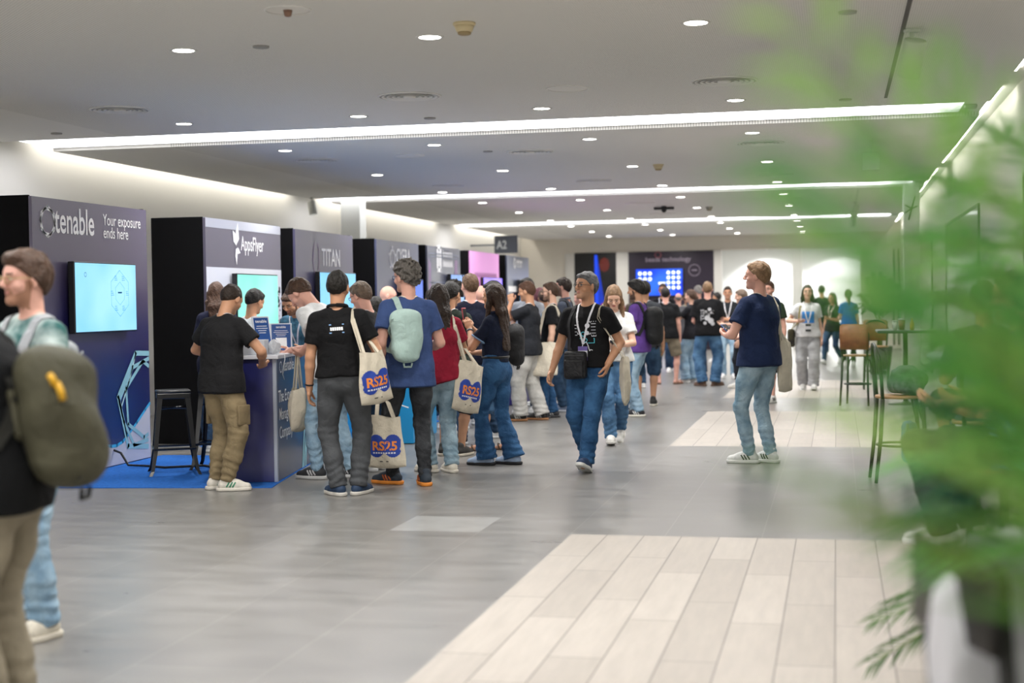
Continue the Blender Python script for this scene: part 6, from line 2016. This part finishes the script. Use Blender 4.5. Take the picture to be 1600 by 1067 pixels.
U.rbox(cb, (.105, .042, .125), .03, None, fold=wf); v, q = mesh_sdf(U, .007); np_mesh('pouch', [(v-bs, q)], mat('nylon', '19191c', rough=.55, bump=.6, bscale=18, spec=.35), d)
U2 = Sdf(); U2.rbox(cb+V(0, .04, -.03), (.088, .02, .08), .014, None, fold=wf); v, q = mesh_sdf(U2, .007); np_mesh('front_pocket', [(v-bs, q)], mat('nylon', '19191c', rough=.55, bump=.6, bscale=18, spec=.35), d)
b = MB(); b.ribbon([tuple(cb+V(a, .047, .085)) for a in np.linspace(-.09, .09, 6)], [V(0, 1, 0)]*6, .007, .004); shifted(b, bs).build('zip', mat('zip', '3a3a3c', rough=.4), d)
pts = np.array([cb+V(.09, -.01, .11), T_(.16, .12, 1.1), T_(.15, .13, 1.25), T_(.12, .08, 1.37), T_(.1, .0, 1.44), T_(.08, -.08, 1.38)])
fine = np.array([pts[i]+(pts[i+1]-pts[i])*t for i in range(5) for t in (0, .25, .5, .75)]+[pts[-1]])
q, n = p['S'].push(fine, .006); q[0] = fine[0]; b = MB(); b.ribbon(q, n, .036, .004); shifted(b, bs).build('strap', mat('strap_webbing', '232326', rough=.8), d)
shoulder_tote(p, -1, 'canvas tote hanging behind the walking man\'s left hip', z=1.0, y=-.12, yaw=105, w=.3, h=.42, out=.3, seed=7, top_x=.125, gather=.2)
x, y = pf(962, 692)
p = person('woman with long fair hair in white tee and jeans looking down at her phone', x, y, 1.72, 188, 'f', skin='fair', hair=('long', '7d6248', .34, 1), hp=30, hunch=6, top=('tee', 'd6d6d4'), fit=1.12, hem=.93, bottom=('straight', J_MID), res=0, L=(-.02, .28, 1.08), Rr=(.08, .26, 1.06), Le=(-1, -.5, -.8), Rc=.6, Lc=.6,
           shoes=('d8d6d0', 'dad8d2', None), fL=(-.06, -.2, .02, -4, 38), fR=(.05, .2, 0, 0, -6), dz=-.02)
held_box(p, 1, 'phone', (.075, .011, .15), 'dark phone the fair haired woman is looking at', 'phone', '17171b', off=(-.03, .02, .02), rotx=-60)
x, y = pf(999, 650)
p = person('man with thick black hair and beard in a purple tee facing left', x, y, 1.79, 78, skin='olive', hair=('full', 'black'), beard='black', hp=6, top=('tee', '5d3f88'), fit=1.08, bottom=('straight', J_LIGHT), lanyard='e4e4ea', res=1, L=(-.2, .22, .98), Rr=(.12, .3, 1.05), watch=('L', '15151a'), shoes=('26262a', 'dcd8cc', 'd8d8d4'), fL=(-.1, -.03, 0, 12, 0), fR=(.1, .1, 0, 0, 0), Le=(-.6, -1, 0))
backpack(p, 'large glossy black backpack worn by the man in the purple tee', '17181a', w=.33, h=.5, d=.2, zc=1.15, accent='55585c')
x, y = pf(1016, 634)
p = person('dark haired man in a grey tee and denim shorts seen from behind', x-.06, y, 1.8, 6, skin='olive', hair=('short', 'black'), top=('tee', '3d4046'), bottom=('shorts', J_DARK), blen=.5, lanyard='e0e0e4', res=1, shoes=('1d1c1c', 'dcd6c8', None), L=(-.1, .3, 1.1), Rr='hang')
x, y = pf(1052, 600)
p = person('black haired man in black tee and khaki shorts, back turned, before the blue screen', at(1040, y), y, 1.75, 4, skin='pink', hair=('crop', 'black'), top=('tee', '17181a'), fit=1.1, bottom=('shorts', K('7d7361')), blen=.52, lanyard='e6e6ea', res=1, sandals='6a4c36', fL=(-.14, 0, 0, 30, 0), fR=(.17, .02, 0, -40, 0), L=(-.1, .3, 1.1), g=1.05)
p = person('presenter in a black tee facing the camera in front of the blue screen', at(1036, 31.0), 31.0, 1.86, 178, skin='tan', hair=('short', 'dark'), glasses='1a1a1c', beard='dark', top=('tee', '15151a'), bottom=('straight', J_DARK), lanyard='d0d4e0', res=2)
for px, Y_, h_, fc, sx_, sk, hr_, tp, lab in ((957, 29.0, 1.8, 185, 'm', 'pink', ('crop', 'mid'), '8f3a3a', 'person with a red collar behind the walking man'), (994, 25.6, 1.78, 35, 'f', 'pink', ('long', 'mid', .2), '4a4238', 'woman with light brown hair beyond the man in purple'),
                                          (1060, 31.5, 1.66, 10, 'm', 'pink', ('fringe', 'grey'), '5a5a60', 'grey haired balding man listening before the blue screen'), (1073, 32.8, 1.68, 10, 'f', 'tan', ('pony', 'dark'), 'a9a596', 'dark haired woman in a beige top listening before the plum wall'),
                                          (1091, 29.6, 1.8, 30, 'm', 'pink', ('thin', 'lightgrey'), '6a6c74', 'grey haired man just left of the fair haired man in the black tee'), (1121, 36.0, 1.68, 65, 'm', 'tan', ('short', 'black'), 'c3c8cf', 'man in a white tee far behind near the white pier'),
                                          (675, 18.5, 1.7, 40, 'm', 'tan', ('short', 'dark'), '3a3c44', 'dark haired man far behind the tall man in blue'), (906, 24.5, 1.68, 150, 'm', 'pink', ('short', 'mid'), 'a23c34', 'person in red hidden behind the walking man'),
                                          (1284, 40.0, 1.83, 10, 'm', 'tan', ('short', 'black'), '1b1b1f', 'dark haired man in black standing in the bright far opening')):
    person(lab, at(px, Y_), Y_, h_, fc, sx_, skin=sk, hair=hr_, top=('tee', tp), bottom=('straight', J_DARK), res=2, L=(-.12, .26, 1.08) if fc < 90 else 'hang')
x, y = pf(1083, 598)
p = person('woman with brown hair in black top and wide pale jeans gesturing with raised hands', at(1080, y), y, 1.7, 66, 'f', skin='fair', hair=('pony', 'brown'), top=('tee', '1d1d22'), bottom=('wide', J_LIGHT), res=1, L=(-.12, .36, 1.3), Rr=(.1, .36, 1.32), Le=(-.6, .2, -1), Re=(.6, .2, -1), Lhd=(0, .5, .8), Rhd=(0, .5, .8), shoes=('d8d8d4', 'd8d8d4', None), fL=(-.1, .08, 0, 10, 0))
x, y = pf(1107, 603)
p = person('fair haired man in black tee with white back print and blue jeans, back turned', x, y, 1.83, 2, skin='pink', hair=('crop', '7a5f44'), top=('tee', '131315'), fit=1.2, slv=.8, hem=.86, bottom=('wide', J_MID), res=1, L=(-.16, .24, 1.02), Rr=(.18, .24, 1.0), shoes=('5d4536', '6a5242', None), fL=(-.1, .0, 0, 45, 0), fR=(.11, .03, 0, -40, 0), g=1.05)
def f_(b, o, ax, ay):
    put_text(b, 'STILL', .085, o+ax*-.115+ay*.1, -ay, ax, 'LEFT', bold=.02)
    for x_, y_, r_ in ((.04, .1, .03), (-.02, .06, .02), (.07, .04, .022), (.0, -.05, .05), (.06, -.1, .05), (.09, -.15, .035), (-.04, -.14, .03), (.03, .0, .02)): put_poly(b, ngon(9, r_, x_, y_), o, ax, ay)
    for k in range(6): put_line(b, [(-.05+.03*k, .02), (-.04+.03*k, .08)], .008, o, ax, ay)
shirt_print(p, 'back_print', f_, 1.2, mat('print_grey_white', 'b5b5b8', rough=.6), True)
p = person('man in a dark tee with a white lanyard facing the camera, arms folded', at(1137, 28.6), 28.6, 1.76, 182, skin='tan', hair=('crop', 'dark'), top=('tee', '25282c'), bottom=('straight', J_LIGHT), lanyard='eaeaee', badge='c8ccd4', res=2, L=(.1, .22, 1.14), Rr=(-.1, .24, 1.12), Le=(-1, -.3, -.6), Re=(1, -.3, -.6))
x, y = pf(1149, 606)
p = person('older grey haired person in navy just left of the man standing alone', at(1160, y), y, 1.68, 84, 'f', skin='fair', hair=('short', '6d5c4e'), hp=6, top=('tee', '1f2c44'), bottom=('slim', K('23262e')), lanyard='dfe4ee', res=1, L='hang', Rr=(.05, .34, 1.14), shoes=('d6d4ce', 'cfccc4', None), fL=(-.08, .06, 0, 6, 0))

# ---- man in the navy tee
x, y = pf(1188, 723)
p37 = p = person('man in navy tee and pale jeans standing alone at the wooden inlay, looking left', x, y, 1.87, 52, skin='pink', hair=('short', '83664a'), hy=30, hp=-4, top=('tee', '1f2c4c'), fit=1.14, hem=.86, slv=.66, bottom=('slim', J_PALE), res=0, lanyard='d8cfc2', g=1.04,
               L=(-.15, .24, 1.12), Rr=(.08, .27, 1.1), Le=(-.9, -.8, -.4), Re=(.9, -.8, -.4), Lc=.7, Rc=.7, shoes=('d0d0d0', 'd8d8d6', '1d1d20'), fL=(-.08, .05, 0, 36, 0), fR=(.08, -.05, 0, 4, 0))
held_box(p, -1, 'phone', (.075, .011, .15), 'phone with a blue case in the hands of the man in the navy tee', 'phone', '24508a', off=(.05, .03, .03), rotx=-50)
shoulder_tote(p, 1, 'long plain canvas tote hanging behind the man in the navy tee', z=1.06, y=-.08, yaw=15, w=.3, h=.46, out=.25, seed=9, gather=.35)
x, y = pf(1220, 628)
p = person('person in an olive green tee hidden behind the man in the navy tee', at(1201, y), y, 1.78, 160, skin='pink', hair=('short', 'brown'), top=('tee', '2c382c'), fit=1.1, bottom=('shorts', K('23252b')), blen=.5, lanyard='e0e0e2', res=2, shoes=('dcdcd8', 'd8d8d4', '1c1c1e'), fL=(-.1, .14, 0, -8, 0))
x, y = pf(1263, 609)
p = person('woman with long dark hair in white tee and grey trousers walking towards the camera', x, y, 1.73, 184, 'f', skin='fair', hair=('long', 'dark', .22), hp=-6, top=('tee', 'cfcfd0'), fit=1.2, hem=.9, bottom=('wide', K('a8a9ab')), lanyard='eeeeee', badge='25262b', res=1, L='hang', Rr=(.16, .24, 1.16), Re=(.9, -.6, -.4), shoes=('dcdcd8', 'd8d8d4', None), fL=(-.08, .16, 0, 0, -6), fR=(.08, -.1, 0, -4, 14))
def f_(b, o, ax, ay): grid_poly(b, lambda x_, y_: True, -.1, .1, -.09, .1, 8, o, ax, ay)
shirt_print(p, 'chest_print', f_, 1.22, mat('print_azure', '2c7fd0', rough=.6))
T_ = p['T']
d, bs = carried(p, 'shoulder_bag', V(.27, -.05, .72), 'olive and black shoulder bag at the side of the woman in the white tee', 'bag')
U = Sdf(); U.rbox(V(.27, -.03, .86), (.06, .13, .15), .04, None); v, q = mesh_sdf(U, .012); np_mesh('bag_body', [(v-bs, q)], mat('bag_olive', '4a4526', rough=.7, col2='1c1b18', vscale=9), d)
q, n = p['S'].push(np.array([T_(.17, .1, 1.15), T_(.13, .1, 1.3), T_(.115, .05, 1.4), T_(.115, -.03, 1.42), T_(.13, -.1, 1.3)]), .006)
b = MB(); b.ribbon([V(.27, .05, 1.0)]+list(q)+[V(.27, -.1, 1.0)], [V(1, 0, 0)]+list(n)+[V(1, 0, 0)], .035, .005); shifted(b, bs).build('strap', mat('strap_olive', '8a7d4c', rough=.8), d)
p = person('woman in black and dark jeans striding in the far opening', at(1301, 34.5), 34.5, 1.66, 150, 'f', skin='tan', hair=('long', 'brown', .2), top=('tee', '1d1d20'), bottom=('slim', J_DARK), res=2, fL=(-.08, -.3, .02, 0, 35), fR=(.08, .3, 0, 0, -10), dz=-.04, L=(-.05, .25, 1.1), lanyard='d8cdb8')
p = person('woman with a dark ponytail in a bright blue tee and black trousers, back turned', at(1326, 33.5), 33.5, 1.69, 8, 'f', skin='fair', hair=('pony', 'dark'), top=('tee', '1c66c0'), hem=.98, bottom=('slim', K('1a1a1d')), res=2, Rr='hang', L=(-.12, .25, 1.08))
# ---- seated at the right, behind the leaves
SIT = dict(sit=True, dz=-.13, fL=(-.13, .32, .312, 4, 0), fR=(.13, .3, .312, -4, 0))
p = person('person in a blue shirt sitting on a bar chair behind the leaves at right', at(1590, 7.4), 7.38, 1.78, 60, skin='tan', hair=('short', 'dark'), top=('tee', '2e5f94'), bottom=('straight', K('25292a')), res=1, L=(-.15, .32, 1.0), Rr=(.15, .32, 1.0), **SIT)
p = person('person in grey sitting on a bar chair at the high table behind the leaves', .95, 10.2, 1.75, 10, skin='tan', hair=('short', 'dark'), top=('tee', '5a6470'), bottom=('shorts', K('3a3d42')), blen=.5, res=1, L=(-.15, .32, 1.0), Rr=(.15, .32, 1.0), shoes=('dcdcd8', 'd8d8d4', None), **SIT)
